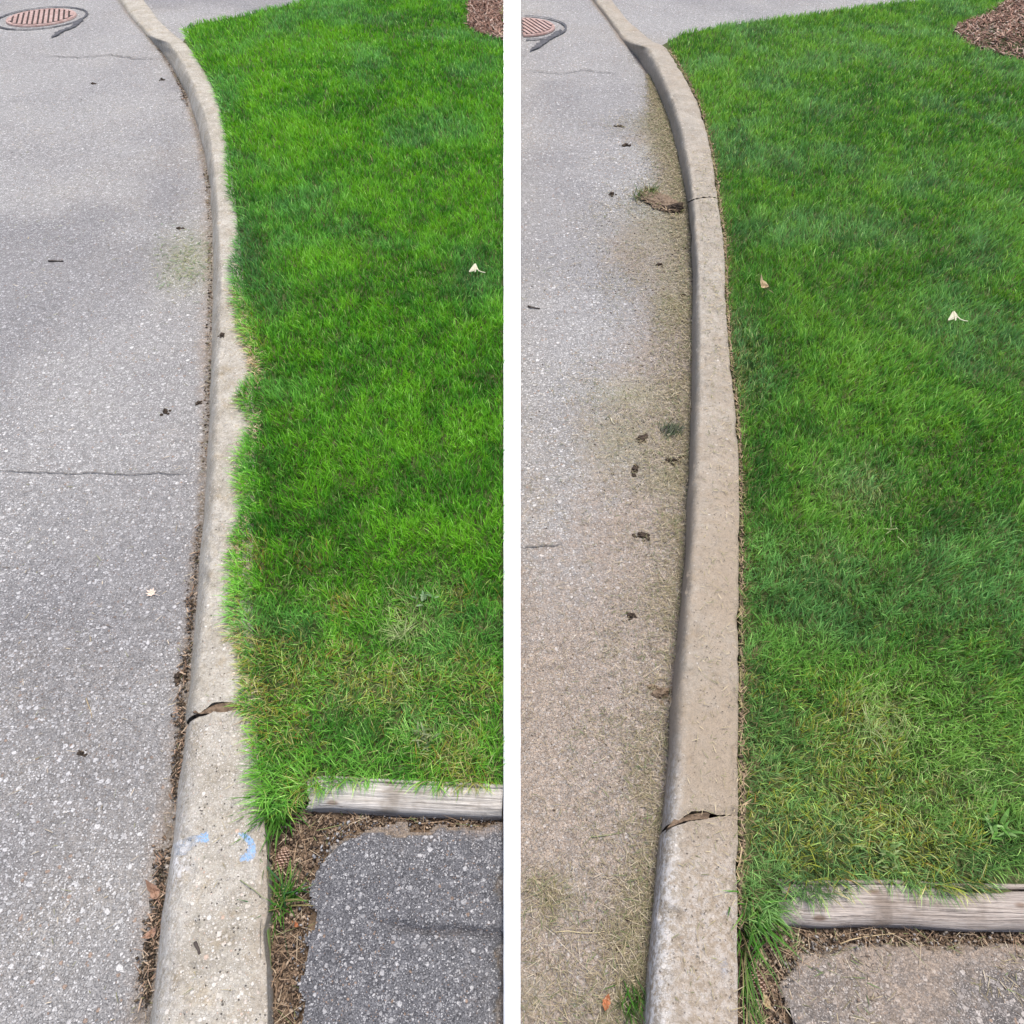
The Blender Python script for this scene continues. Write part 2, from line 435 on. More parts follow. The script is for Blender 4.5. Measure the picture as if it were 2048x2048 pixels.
H_A, H_B = 0.105, 0.115
def hA(v): return 0.028 + (H_A - 0.028) * sstep(66, 84, v)
def hB(v): return 0.028 + (H_B - 0.028) * sstep(75, 95, v)

# visible rim of the left lawn, where blades hang over the kerb
RIM_A = [(366,62),(372,75),(395,122),(424,170),(440,217),(453,281),(457,345),(462,408),(476,424),(480,477),(470,520),(464,553),(480,643),(507,723),(517,754),(478,797),(509,850),(480,945),(494,1020),(490,1040),(470,1095),(470,1159),(464,1228),(473,1276),(492,1339),(493,1392),(482,1413),(506,1450),(513,1520),(516,1553),(528,1606),(531,1650)]
LAWN_A_BOTTOM = [(548,1632),(575,1612),(600,1594),(662,1580),(742,1556),(800,1553),(830,1562),(869,1580),(970,1570),(1006,1562)]
LAWN_A_TOP = [(1006,-70),(860,-60),(700,-20),(560,14),(480,33),(420,44),(385,51)]
RIM_B = [(u_ - 4 * (v_ > 100), v_) for u_, v_ in [(1332,88),(1359,127),(1380,164),(1399,201),(1415,249),(1429,307),(1437,360),(1446,424),(1455,477),(1458,527),(1459,595),(1463,659),(1470,739),(1480,818),(1485,871),(1488,951),(1489,1020),(1489,1159),(1490,1318),(1492,1520),(1498,1650),(1493,1712),(1482,1780),(1482,1850)]]
LAWN_B_BOTTOM = [(1500,1868),(1520,1850),(1545,1825),(1575,1800),(1640,1798),(1690,1790),(1713,1758),(1760,1760),(1793,1774),(1870,1788),(1925,1786),(1967,1764),(2014,1736),(2700,1730)]
LAWN_B_TOP = [(2600,-60),(2300,-60),(2048,-40),(1850,0),(1700,18),(1581,35),(1464,50),(1363,69)]
MULCH_A = [(940,-60),(936,40),(933,53),(954,69),(1005,84),(1005,-60)]
MULCH_B = [(2035,-10),(1967,34),(1915,50),(1904,69),(1936,95),(2010,117),(2120,140),(2350,120),(2350,-10)]
ZL = 0.090   # level of the lawn soil

Y_END = -0.85
def carry_on(pts, z):
    """let an outline run straight on, past the lower edge of the photograph, to y = Y_END"""
    a, b = ground(*pts[-3], z), ground(*pts[-1], z)
    t = (Y_END - b[1]) / (b[1] - a[1])
    p = b + (b - a) * t
    for f in (0.25, 0.5, 0.75, 1.0):
        q = b + (p - b) * f
        u, v = spot(q); pts.append((float(u), float(v)))
carry_on(GA, 0.0); carry_on(GB, 0.0); carry_on(TLA, H_A); carry_on(TLB, H_B); carry_on(TRA, H_A); carry_on(TRB, H_B)
V_END = min(p[-1][1] for p in (GA, GB, TLA, TLB, TRA, TRB))
def nearer(u, v, z):
    x = float(ground(u, v, z)[0])
    u2, v2 = spot((x, Y_END + 0.02, z))
    return (float(u2), float(v2))

def dens(pts, n=6):
    """subdivide a pixel outline so that it stays true when laid on the ground"""
    out = []
    for a, b in zip(pts[:-1], pts[1:]):
        for k in range(n): out.append((a[0] + (b[0] - a[0]) * k / n, a[1] + (b[1] - a[1]) * k / n))
    out.append(pts[-1])
    return out

def to_world(pts, z):
    a = np.array(pts, float)
    return ground(a[:, 0], a[:, 1], z)[:, :2]

# ------------------------------------------------------------------ ground and road
def big_sheet():
    bm = bmesh.new()
    v = [bm.verts.new(p) for p in ((-200, -60, -0.03), (200, -60, -0.03), (200, 300, -0.03), (-200, 300, -0.03))]
    bm.faces.new(v)
    return bm_mesh('ground', bm)
tag(link('ground', big_sheet(), M_FAR), 'wide grey asphalt ground reaching to the horizon', 'ground', 'structure')

xs = np.arange(-7.0, 5.0, 0.02); ys = np.arange(-2.2, 10.0, 0.02)
X, Y = np.meshgrid(xs, ys)
Z = 0.004 * (fbm(X, Y, 1.2, 3) - 0.5) * 2
U, V = spot(np.stack([X, Y, Z * 0], -1))
dA = lerp_list(GA, np.clip(V, -100, 2100)) - U
dB = lerp_list(GB, np.clip(V, -100, 2100)) - U
isB = (U > 1036)
nz = fbm(X, Y, 3.0, 1)
wA = table([(60,6),(150,10),(400,26),(700,34),(1000,22),(1400,34),(1700,62),(2013,64)], V)
wB = table([(60,4),(150,8),(200,22),(250,60),(320,55),(385,95),(440,150),(520,160),(600,130),(680,140),(760,190),(860,240),(950,240),(1050,280),(1200,370),(1400,480),(1700,600)], V)
dirtA = sstep(1.35, 0.35, np.abs(dA) / (wA * (0.6 + 0.8 * nz))) * 0.45
nzb = fbm(X, Y, 2.2, 2, 5)
dirtB = sstep(1.9, 0.15, np.abs(dB) / (wB * (0.30 + 1.35 * nzb)))
baseB = sstep(650, 1350, V) * 0.62
dirtB = np.maximum(dirtB * (0.70 + 0.30 * sstep(900, 1500, V)), baseB)
dirt = np.where(isB, dirtB, np.where(U < 1000, dirtA, 0.6))
humA = sstep(1.0, 0.25, np.abs(dA) / table([(60,5),(200,7),(600,11),(1000,17),(1400,24),(1700,30),(2013,40)], V)) * (0.45 + 0.55 * vnoise(X, Y, 9, 2))
humB = sstep(1.0, 0.2, np.abs(dB) / table([(60,7),(200,9),(600,10),(1000,12),(1400,16),(2013,24)], V)) * 0.6
humus = np.where(isB, humB, humA)
moss = np.zeros_like(U)
for (mu, mv, ru, rv, s) in ((375,520,55,55,0.75),(352,560,40,25,0.5),(1345,610,35,30,0.9),(1320,250,45,22,0.85),(1330,290,40,20,0.7),(1345,455,90,60,0.55),(1355,550,60,50,0.5),(1265,790,75,30,0.6),(1240,880,70,60,0.45),(1340,960,50,30,0.6),(1110,1790,60,50,0.18),(1290,1990,60,45,0.5),(1050,1985,40,40,0.3)):
    moss = np.maximum(moss, s * np.exp(-((U - mu) / ru) ** 2 - ((V - mv) / rv) ** 2))
tone = 0.5 * sstep(0.50, 0.72, fbm(X, Y, 1.1, 4))
for (mu, mv, ru, rv, s) in ((330,390,60,60,0.55),(340,300,35,40,0.4),(180,1050,140,60,0.35),(1270,200,30,40,0.5),(300,1000,100,60,0.35)):
    tone = np.maximum(tone, s * np.exp(-((U - mu) / ru) ** 2 - ((V - mv) / rv) ** 2))
tone = np.where(isB, tone * 0.6, tone)
tag(link('road', grid_mesh('road', X, Y, Z, None, dict(dirt=dirt, humus=humus, moss=moss, tone=tone)), M_ROAD),
    'worn grey asphalt road with pale chippings, dusty brown along the right kerb', 'road', 'structure')

# ------------------------------------------------------------------ kerbs
def kerb_section(name, G, TL, TR, hf, v0f, v1f, mat, parent, round_r, ntop, step, attr_f, seed):
    """one cast length of kerb between the end curves v0f(q) (far) and v1f(q) (near); q runs from road face 0 to lawn edge 1"""
    # profile: list of (q, kind)
    vm0, vm1 = v0f(0.5), v1f(0.5)
    ns = max(8, int(abs(vm1 - vm0) / step))
    prof = []
    for k in np.linspace(0, 1, 5): prof.append(('face', k))
    for k in np.linspace(0, 1, 8)[1:]: prof.append(('round', k))
    for k in np.linspace(0, 1, ntop)[1:]: prof.append(('top', k))
    prof.append(('edge', 0.5)); prof.append(('down', 1.0))
    npf = len(prof)
    s = np.linspace(0, 1, ns)
    cols = []
    qs = []
    for kind, k in prof:
        q = {'face': 0.06 * k, 'round': 0.06 + 0.14 * k, 'top': 0.2 + 0.8 * k, 'edge': 1.0, 'down': 1.0}[kind]
        qs.append(q)
        v = v0f(q) + (v1f(q) - v0f(q)) * s
        h = hf(v)
        g = ground(lerp_list(G, v), v, 0.0); a = ground(lerp_list(TL, v), v, h); b = ground(lerp_list(TR, v), v, h)
        a2 = a + (b - a) * round_r                      # start of the flat top
        g2 = g + (a - g) * 0.55                         # end of the straight face
        if kind == 'face':
            p = g + (g2 - g) * k
            if k == 0: p = p.copy(); p[:, 2] = -0.06
        elif kind == 'round':
            c = a + (a - g) * 0.02
            p = g2 * (1 - k) ** 2 + 2 * c * k * (1 - k) + a2 * k ** 2
        elif kind == 'top':
            p = a2 + (b - a2) * k
            p[:, 2] += 0.006 * np.sin(np.pi * (0.35 + 0.65 * k)) - 0.006 * np.sin(np.pi * 0.35) - 0.004 * max(0, k - 0.9) * 10
        elif kind == 'edge':
            p = b.copy(); p[:, 2] -= 0.014
        else:
            p = b.copy(); p[:, 2] = -0.06
        cols.append(p)
    P = np.stack(cols, 1)                               # ns x npf x 3
    # worn arris at both ends
    for end in (0, -1):
        d = np.linalg.norm(P - P[end:(end - 1 if end == -1 else None)][:1] if False else P - P[end][None], axis=2)
        P[..., 2] -= np.where(np.array([k not in ('down',) for k, _ in prof])[None, :], 0.005 * np.clip(1 - d / 0.016, 0, 1) ** 2, 0)
    # hand-worn surface
    xx, yy = P[..., 0], P[..., 1]
    w = (fbm(xx, yy, 14, seed) - 0.5) * 0.009 + (vnoise(xx, yy, 60, seed + 1) - 0.5) * 0.0035 + (vnoise(xx, yy, 130, seed + 3) - 0.5) * 0.002
    rim_ = np.array([1.0 if (k == 'round' and t > 0.3) or (k == 'top' and t < 0.12) or (k == 'top' and t > 0.9) else 0.12 for k, t in prof])
    w = w - rim_ * np.clip(fbm(xx, yy, 42, seed + 4, 2) - 0.60, 0, 1) * 0.035
    up = np.array([0.4 if k == 'face' else (0 if k == 'down' else 1.0) for k, _ in prof])
    P[..., 2] += w * up
    ed = np.array([1.0 if k in ('edge',) or (k == 'top' and t > 0.93) else 0 for k, t in prof])
    P[..., 0] -= ed * (np.clip(fbm(yy, yy * 0 + seed, 16, seed) - 0.55, 0, 1) * 0.016)
    fc = np.array([1.0 if k == 'face' else (1 - t if k == 'round' else 0) for k, t in prof])
    P[..., 0] += fc * (fbm(yy, xx * 0 + seed, 9, seed + 2) - 0.5) * 0.010
    co = P.reshape(-1, 3)
    q = quads(ns, npf)
    flat = list(q.ravel()); starts = list(np.arange(len(q)) * 4)
    for ring in (np.arange(npf), (ns - 1) * npf + np.arange(npf)[::-1]):
        starts.append(len(flat)); flat += list(ring)
    U, V = spot(co)
    Q = np.tile(np.array(qs), ns)
    me = mesh_np(name, co, flat, starts, attrs=attr_f(U, V, Q, co))
    o = link(name, me, mat, parent)
    return o

BLUE1 = [(346,1690),(360,1679),(385,1675),(400,1668),(416,1664),(418,1684),(398,1685),(384,1692),(374,1708),(352,1712)]
BLUE2 = [(474,1666),(494,1667),(505,1678),(512,1694),(510,1712),(501,1721),(480,1723),(481,1711),(493,1706),(497,1692),(487,1679)]
def attrs_A(U, V, Q, co):
    paint = np.maximum(inside(BLUE1, U, V) * (0.28 + 0.72 * sstep(385, 412, U)), inside(BLUE2, U, V) * 0.85)
    pale = np.exp(-((U - 355) / 22) ** 2 - ((V - 1725) / 30) ** 2) * 0.9 * (Q > 0.05) + 0.35 * sstep(0.22, 0.08, Q) * sstep(1450, 1600, V)
    wear = 0.35 + 0.75 * sstep(1380, 1450, V)
    d = 0.10 + 0.55 * sstep(0.72, 1.0, Q) * sstep(300, 700, V) * (0.4 + 0.6 * vnoise(co[:, 0], co[:, 1], 6, 3)) + 0.25 * sstep(0.05, 0.0, Q)
    bl = 0.8 * np.exp(-((U - 404) / 8) ** 2 - ((V - 1150) / 22) ** 2) + 0.45 * np.exp(-((U - 436) / 10) ** 2 - ((V - 625) / 25) ** 2) + 0.5 * np.exp(-((U - 545 + 20) / 14) ** 2 - ((V - 1468) / 22) ** 2)
    return dict(paint=paint, pale=pale, wear=wear, dirt=d, black=np.clip(bl, 0, 1))
def attrs_B(U, V, Q, co):
    n = vnoise(co[:, 0], co[:, 1], 5, 4)
    d = (0.46 + 0.42 * sstep(500, 1300, V)) * (0.7 + 0.5 * n) * (0.75 + 0.35 * Q) + 0.28 * sstep(0.16, 0.03, Q) - 0.30 * sstep(0.30, 0.08, Q) * sstep(1350, 1650, V)
    pale = 0.5 * sstep(0.24, 0.10, Q) * sstep(0.0, 0.05, Q) * sstep(1400, 1650, V) + 0.25 * sstep(1600, 1800, V)
    bl = 0.7 * np.exp(-((U - 1360) / 9) ** 2 - ((V - 1310) / 30) ** 2)
    paint = 0.22 * np.exp(-((U - 1449) / 8) ** 2 - ((V - 1935) / 22) ** 2)
    return dict(paint=paint, pale=pale, wear=0.25 + 0.7 * sstep(1500, 1700, V), dirt=np.clip(d, 0, 1), black=np.clip(bl, 0, 1))

def crack_fn(pts):
    return lambda q: float(np.interp(q, [p[0] for p in pts], [p[1] for p in pts])) + 1.6 * mnoise.noise((q * 23, pts[0][1], 0)) + 1.0 * mnoise.noise((q * 61, 2, pts[0][1]))

kA = empty('concrete_kerb', gp(420, 900, 0))
tag(kA, 'pale concrete kerb with faded blue paint marks, grass spilling over it', 'kerb', 'thing')
kerb_section('kerb_section', GA, TLA, TRA, hA, lambda q: -95, crack_fn([(0,1446),(0.06,1434),(0.2,1422),(0.36,1405),(0.5,1402),(0.65,1402),(0.8,1409),(1,1416)]), M_KERB_A, kA, 0.14, 22, 3.5, attrs_A, 5)['label'] = 'long raised kerb length curving away from the crack'
kerb_section('kerb_section', GA, TLA, TRA, hA, crack_fn([(0,1454),(0.06,1446),(0.2,1428),(0.28,1422),(0.4,1420),(0.5,1421),(0.62,1418),(0.76,1413),(1,1419)]), lambda q: V_END - 30, M_KERB_A, kA, 0.22, 56, 3.0, attrs_A, 7)['label'] = 'near weathered kerb length with exposed stones and blue marks'

kB = empty('concrete_kerb', gp(1400, 900, 0))
tag(kB, 'dusty tan concrete kerb with a clean cut lawn edge beside it', 'kerb', 'thing')
kerb_section('kerb_section', GB, TLB, TRB, hB, lambda q: -95, crack_fn([(0,402),(0.2,394.5),(0.5,391),(1,389)]), M_KERB_B, kB, 0.14, 16, 3, attrs_B, 6)
kerb_section('kerb_section', GB, TLB, TRB, hB, crack_fn([(0,404),(0.2,396),(0.5,392.5),(1,390.5)]), crack_fn([(0,1662),(0.06,1652),(0.2,1638),(0.36,1622),(0.55,1620),(0.7,1628),(0.85,1627),(1,1625)]), M_KERB_B, kB, 0.16, 22, 3.5, attrs_B, 8)
kerb_section('kerb_section', GB, TLB, TRB, hB, crack_fn([(0,1670),(0.06,1662),(0.2,1646),(0.3,1640),(0.45,1637),(0.58,1634),(0.7,1630.5),(0.85,1629.5),(1,1627)]), lambda q: V_END - 30, M_KERB_B, kB, 0.20, 36, 3.0, attrs_B, 9)['label'] = 'near kerb length with exposed stones beyond the crack'

# dirt lodged in the open joints
for pts, z, lab in (([(385,1424),(403,1414),(424,1404),(451,1402),(478,1408),(480,1420),(451,1424),(424,1426),(400,1428)], 0.0995, 'olive dirt packed in the open joint of the left kerb'),
                    ([(1334,1656),(1347,1640),(1369,1622),(1400,1618),(1420,1628),(1416,1638),(1400,1638),(1369,1642),(1350,1650)], 0.109, 'dry dirt packed in the open joint of the right kerb')):
    tag(link('joint_dirt', prism('joint_dirt', to_world(pts, z), -0.05, z), M_HUMUS), lab, 'dirt', 'stuff')

# ------------------------------------------------------------------ white edging added to stand for the blank gap between the two views
def divider():
    bm = bmesh.new()
    vs = list(np.linspace(-110, 2110, 120)) + [nearer(1007, 2110, 0.118)[1]]
    rows = []
    for v in vs:
        n = 0.5 * (mnoise.noise((v * 0.02, 0, 1)))
        l = gp(1007 + n, min(v, 2110), 0.118); r = gp(1041 + n, min(v, 2110), 0.118)
        if v > 2110: l.y = r.y = Y_END
        e = (r - l) * 0.10
        prof = [Vector((l.x, l.y, -0.05)), Vector((l.x, l.y, 0.112)), l + e, r - e, Vector((r.x, r.y, 0.112)), Vector((r.x, r.y, -0.05))]
        rows.append([bm.verts.new(p) for p in prof])
    for a, b in zip(rows[:-1], rows[1:]):
        for i in range(5): bm.faces.new((a[i], a[i + 1], b[i + 1], b[i]))
    bm.faces.new(rows[0]); bm.faces.new(rows[-1][::-1])
    return bm_mesh('added_divider', bm)
tag(link('added_divider', divider(), M_WHITE), 'added white edging between the left lawn and the right road', 'divider', 'thing')

# ------------------------------------------------------------------ soil beds and driveways
def clean(poly):
    out = []
    for p in poly:
        if not out or (abs(p[0] - out[-1][0]) + abs(p[1] - out[-1][1])) > 1e-5: out.append(p)
    return out
kerb_edge_A = [(p[0] - 5 * (p[1] < 130), p[1]) for p in TRA if p[1] >= 80]
kerb_edge_B = [(p[0] - 5 * (p[1] < 140), p[1]) for p in TRB if p[1] >= 90]
tag(link('soil_bed', prism('soil_bed', clean(to_world(dens([(p[0] - 1, p[1]) for p in kerb_edge_A if p[1] > 1500], 3) + [nearer(1007.5, 2100, 0.05), (1007.5, 2100), (1007.5, 1480), (520, 1480)], 0.05)), -0.05, 0.05), M_HUMUS),
    'brown littered soil between the left kerb and the dark driveway', 'soil', 'structure')
tag(link('soil_bed', prism('soil_bed', clean(to_world(dens([(p[0] - 1, p[1]) for p in kerb_edge_B if p[1] > 1500], 3) + [nearer(2700, 2100, 0.05), (2700, 2100), (2700, 1650), (1480, 1650)], 0.05)), -0.05, 0.05), M_HUMUS),
    'brown littered soil between the right kerb and the dusty driveway', 'soil', 'structure')

polyA = dens([(p[0] - 1, p[1]) for p in kerb_edge_A if p[1] < 1600] + [(524, 1612), (600, 1604), (742, 1592), (1007.5, 1590)] + [(1007.5, 84)] + LAWN_A_TOP, 4)
polyA[-1:] = [LAWN_A_TOP[-1]]
tag(link('lawn_soil', prism('lawn_soil', clean(to_world(polyA, ZL)), -0.05, ZL), M_SOIL), 'dark thatchy soil under the left lawn', 'soil', 'structure')
polyB = dens([(p[0] - 1, p[1]) for p in kerb_edge_B if p[1] < 1800] + [(1478, 1845), (1545, 1832), (1713, 1812), (2014, 1800), (2700, 1790)] + LAWN_B_TOP, 4)
tag(link('lawn_soil', prism('lawn_soil', clean(to_world(polyB, ZL)), -0.05, ZL), M_SOIL), 'dark thatchy soil under the right lawn', 'soil', 'structure')

def driveway(name, outline, x0, x1, y0, y1, zbase, mat, seams, dirt_v, label):
    xs = np.arange(x0, x1, 0.005); ys = np.arange(y0, y1, 0.005)
    X, Y = np.meshgrid(xs, ys)
    W = to_world(outline, zbase)
    jx = X + (fbm(X, Y, 20, 2, 2) - 0.5) * 0.05; jy = Y + (fbm(X, Y, 20, 5, 2) - 0.5) * 0.05
    m = inside(W, jx, jy)
    m2 = inside(W, jx + 0.012, jy) & inside(W, jx, jy + 0.012) & inside(W, jx + 0.025, jy)
    Z = zbase + (fbm(X, Y, 7, 6) - 0.5) * 0.014 + (vnoise(X, Y, 120, 1) - 0.5) * 0.0015
    U, V = spot(np.stack([X, Y, X * 0 + zbase], -1))
    tone = np.zeros_like(X)
    for (pts, wpx, depth) in seams:
        vv = np.interp(U, [p[0] for p in pts], [p[1] for p in pts]) + (fbm(X, Y, 25, 3) - 0.5) * 14
        on = sstep(pts[0][0] - 5, pts[0][0] + 60, U)
        g = np.exp(-((V - vv) / wpx) ** 2) * on
        Z -= g * depth
        Z -= 0.004 * sstep(vv - 6, vv + 10, V) * on
        tone = np.maximum(tone, g * 0.8)
    Z -= 0.012 * (~m2)
    edge = sstep(0.0, 1.0, (~m2).astype(float))
    dirt = np.clip(dirt_v(U, V, X, Y) + edge * 0.35, 0, 1)
    me = grid_mesh(name, X, Y, Z, m, dict(dirt=dirt, humus=edge * 0.3, moss=X * 0, tone=tone))
    return tag(link(name, me, mat), label, 'driveway', 'structure')
DRV_A = [(1030,1648),(900,1648),(795,1650),(715,1656),(680,1664),(648,1695),(630,1745),(618,1818),(609,1903),(600,2013),(592,2110),nearer(592,2110,0.08),nearer(1030,2110,0.08),(1030,2110)]
driveway('driveway', DRV_A, -0.45, 0.02, -0.85, 0.85, 0.080, M_DRIVE_A, [([(745,1845),(850,1858),(1007,1866)], 8, 0.014)],
         lambda U, V, X, Y: 0.55 * sstep(1690, 1645, V) + 0.12 * vnoise(X, Y, 4, 1) + 0.25 * sstep(690, 620, U) * sstep(1800, 1660, V), 'dark coarse asphalt driveway with a sunken seam, below the left timber')
DRV_B = [(2600,1880),(2014,1880),(1800,1884),(1660,1884),(1615,1896),(1585,1935),(1568,1990),(1560,2110),nearer(1560,2110,0.066),nearer(2650,2110,0.066),(2650,2110)]
driveway('driveway', DRV_B, 0.33, 1.5, -0.85, 0.52, 0.066, M_DRIVE_B, [], lambda U, V, X, Y: 0.45 + 0.5 * sstep(1960, 1880, V) * 0.6 + 0.35 * (vnoise(X, Y, 6, 1) - 0.5) - 0.3 * sstep(1850, 2014, U) * sstep(1900, 1990, V), 'dusty brown asphalt driveway below the right timber')

# ------------------------------------------------------------------ landscape timbers
TIMBERS = []
def timber(label, p0, p1, depth, height, mat, group, seed, split=None):
    """weathered square timber; p0 = lower front left corner, p1 = lower front right corner"""
    L = (p1 - p0).length
    ang = math.atan2(p1.y - p0.y, p1.x - p0.x)
    nl = int(L / 0.006)
    dx_, dy_ = math.cos(ang), math.sin(ang)
    TIMBERS.append([(p0.x + dx_ * a - dy_ * b, p0.y + dy_ * a + dx_ * b) for a, b in ((0, 0.008), (L, 0.008), (L, depth), (0, depth))])
    prof = []
    def arc(cy, cz, r, a0, a1, n):
        for k in range(n + 1):
            a = a0 + (a1 - a0) * k / n
            prof.append((cy + r * math.cos(a), cz + r * math.sin(a)))
    prof.append((0.0, 0.0))
    prof += [(0.0, height * k / 9) for k in range(1, 4)]
    arc(0.022, height - 0.026, 0.024, math.pi * 0.97, math.pi / 2, 8)
    prof += [(0.022 + (depth - 0.034) * k / 26, height) for k in range(1, 27)]
    arc(depth - 0.012, height - 0.012, 0.012, math.pi / 2, 0, 3)
    prof.append((depth, 0.0))
    n = len(prof)
    co = []
    for i in range(nl + 1):
        x = L * i / nl
        for j, (y, z) in enumerate(prof):
            s = 0.0
            grain = mnoise.noise((x * 2.2, y * 75, z * 75 + seed)) * 0.0020 + mnoise.noise((x * 6, y * 160, seed)) * 0.0012 - 0.006 * max(0, mnoise.noise((x * 3.5, y * 110, seed + 20)) - 0.42)
            s += grain * (1 if z > 0.004 else 0.3)
            sp_ = 0.0
            if split and x > split[0]:
                c = split[1] + 0.006 * mnoise.noise((x * 9, 3, seed)) - 0.010 * (x - split[0])
                sp_ = -0.030 * math.exp(-((y - c) / 0.0035) ** 2) * min(1, (x - split[0]) / 0.05) * (0.6 + 0.6 * mnoise.noise((x * 14, 1, seed + 4)))
            e = 0.028 * (mnoise.noise((y * 30, z * 30, seed + 2)) + 0.4) * max(0, 1 - x / 0.06) if x < 0.06 else 0
            yy = y + 0.003 * mnoise.noise((x * 7, 0, seed)) - (0.006 * max(0, mnoise.noise((x * 11, 5, seed))) if j < 8 else 0) * -1
            co.append((x + e, yy + s * (1 if j < 9 else 0), z + (s if j > 4 else 0) + (sp_ if z > height * 0.8 else 0) - (0.010 * max(0, 1 - x / 0.04) if z > height * 0.5 else 0)))
    q = quads(nl + 1, n)
    flat = list(q.ravel()); starts = list(np.arange(len(q)) * 4)
    for ring in (np.arange(n), nl * n + np.arange(n)[::-1]):
        starts.append(len(flat)); flat += list(ring)
    o = link('landscape_timber', mesh_np('landscape_timber', co, flat, starts), mat)
    o.location = p0; o.rotation_euler = (0, 0, ang)
    return tag(o, label, 'timber', 'thing', group)
timber('silver grey weathered timber between the left lawn and the dark driveway', gp(606, 1624, 0.052), gp(1004, 1644, 0.052), 0.060, 0.052, M_WOOD_A, 'weathered timbers at the lawn ends', 3)
timber('brownish grey split timber between the right lawn and the dusty driveway', gp(1552, 1852, 0.052), gp(2300, 1872, 0.052), 0.072, 0.052, M_WOOD_B, 'weathered timbers at the lawn ends', 9, split=(0.235, 0.062))

# ------------------------------------------------------------------ blades of grass, straw and litter
def blades(P, yaw, L, W, a0, a1, c0, c1, segs=3, twist=None):
    """P roots (n,3); yaw lean direction; L length; W width; a0,a1 tilt from upright at root and tip; returns co, faces, starts, colours"""
    n = len(P)
    S = np.linspace(0, 1, segs + 1)
    taper = np.interp(S, [0, 0.35, 0.7, 1.0], [0.75, 1.0, 0.72, 0.0])
    dx, dy = np.cos(yaw), np.sin(yaw)
    if twist is None: twist = RNG.normal(0, 0.7, n)
    px, py = -np.sin(yaw + twist), np.cos(yaw + twist)
    cur = P.copy()
    co = np.zeros((n, 2 * segs + 1, 3), np.float32); col = np.zeros((n, 2 * segs + 1, 3), np.float32)
    for k in range(segs + 1):
        if k:
            al = a0 + (a1 - a0) * (S[k] + S[k - 1]) / 2
            st = L * (S[k] - S[k - 1])
            cur = cur + np.stack([dx * np.sin(al) * st, dy * np.sin(al) * st, np.cos(al) * st], -1)
        c = c0 + (c1 - c0) * S[k]
        if k < segs:
            w = (W * taper[k] * 0.5)[:, None] * np.stack([px, py, 0 * px], -1)
            co[:, 2 * k] = cur - w; co[:, 2 * k + 1] = cur + w
            col[:, 2 * k] = c; col[:, 2 * k + 1] = c
        else:
            co[:, 2 * k] = cur; col[:, 2 * k] = c
    nv = 2 * segs + 1
    pat = []; ln = []
    for k in range(segs - 1): pat += [2 * k, 2 * k + 1, 2 * k + 3, 2 * k + 2]; ln.append(4)
    k = segs - 1; pat += [2 * k, 2 * k + 1, 2 * k + 2]; ln.append(3)
    F = (np.arange(n)[:, None] * nv + np.array(pat)[None, :]).ravel()
    st = np.concatenate([[0], np.cumsum(ln)[:-1]])
    ST = (np.arange(n)[:, None] * len(pat) + st[None, :]).ravel()
    return co.reshape(-1, 3), F, ST, col.reshape(-1, 3)

def crumbs(P, size, cols):
    """small irregular lumps (5-sided double pyramids)"""
    n = len(P); k = 5
    size = size * np.clip(np.linalg.norm(P - np.array([0, 0, CAM_H]), axis=1) / 2.4, 0.9, 1.2)
    a = RNG.random((n, 1)) * 6.28 + np.arange(k)[None] * 2 * np.pi / k
    r = size[:, None] * (0.55 + 0.7 * RNG.random((n, k)))
    el = 0.6 + 0.9 * RNG.random((n, 1)); ang = RNG.random((n, 1)) * 6.28
    ex = r * np.cos(a) * el; ey = r * np.sin(a) / el
    rx = ex * np.cos(ang) - ey * np.sin(ang); ry = ex * np.sin(ang) + ey * np.cos(ang)
    co = np.zeros((n, k + 2, 3))
    co[:, :k, 0] = P[:, :1] + rx; co[:, :k, 1] = P[:, 1:2] + ry
    co[:, :k, 2] = P[:, 2:3] + size[:, None] * (0.15 + 0.4 * RNG.random((n, k)))
    co[:, k] = P + np.stack([0 * size, 0 * size, size * (0.7 + 0.5 * RNG.random(n))], -1)
    co[:, k + 1] = P - np.stack([0 * size, 0 * size, size * 0.3], -1)
    pat = []
    for i in range(k): pat += [i, (i + 1) % k, k, (i + 1) % k, i, k + 1]
    F = (np.arange(n)[:, None] * (k + 2) + np.array(pat)[None]).ravel()
    ST = np.arange(n * 2 * k) * 3
    c = np.repeat(cols[:, None], k + 2, 1) * (0.8 + 0.4 * RNG.random((n, k + 2, 1)))
    return co.reshape(-1, 3), F, ST, c.reshape(-1, 3)

def merge(parts):
    co, F, ST, C = [], [], [], []
    nv = nl = 0
    for c, f, s, k in parts:
        co.append(c); F.append(f + nv); ST.append(s + nl); C.append(k)
        nv += len(c); nl += len(f)
    return np.concatenate(co), np.concatenate(F), np.concatenate(ST), np.concatenate(C)

def stuff_mesh(name, parts, mat, parent=None):
    co, F, ST, C = merge(parts)
    return link(name, mesh_np(name, co, F, ST, colors=C), mat, parent)

STRAW = np.array([0.42, 0.33, 0.17]); TAN = np.array([0.30, 0.22, 0.12]); GREY_STRAW = np.array([0.36, 0.31, 0.24])

def sample(poly_w, dens_f, dmax):
    lo = poly_w.min(0); hi = poly_w.max(0)
    n = int((hi[0] - lo[0]) * (hi[1] - lo[1]) * dmax)
    x = lo[0] + RNG.random(n) * (hi[0] - lo[0]); y = lo[1] + RNG.random(n) * (hi[1] - lo[1])
    d = np.sqrt(x * x + y * y + CAM_H ** 2)
    k = RNG.random(n) < dens_f(d) / dmax
    x, y = x[k], y[k]
    k = inside(poly_w, x, y)
    return x[k], y[k]

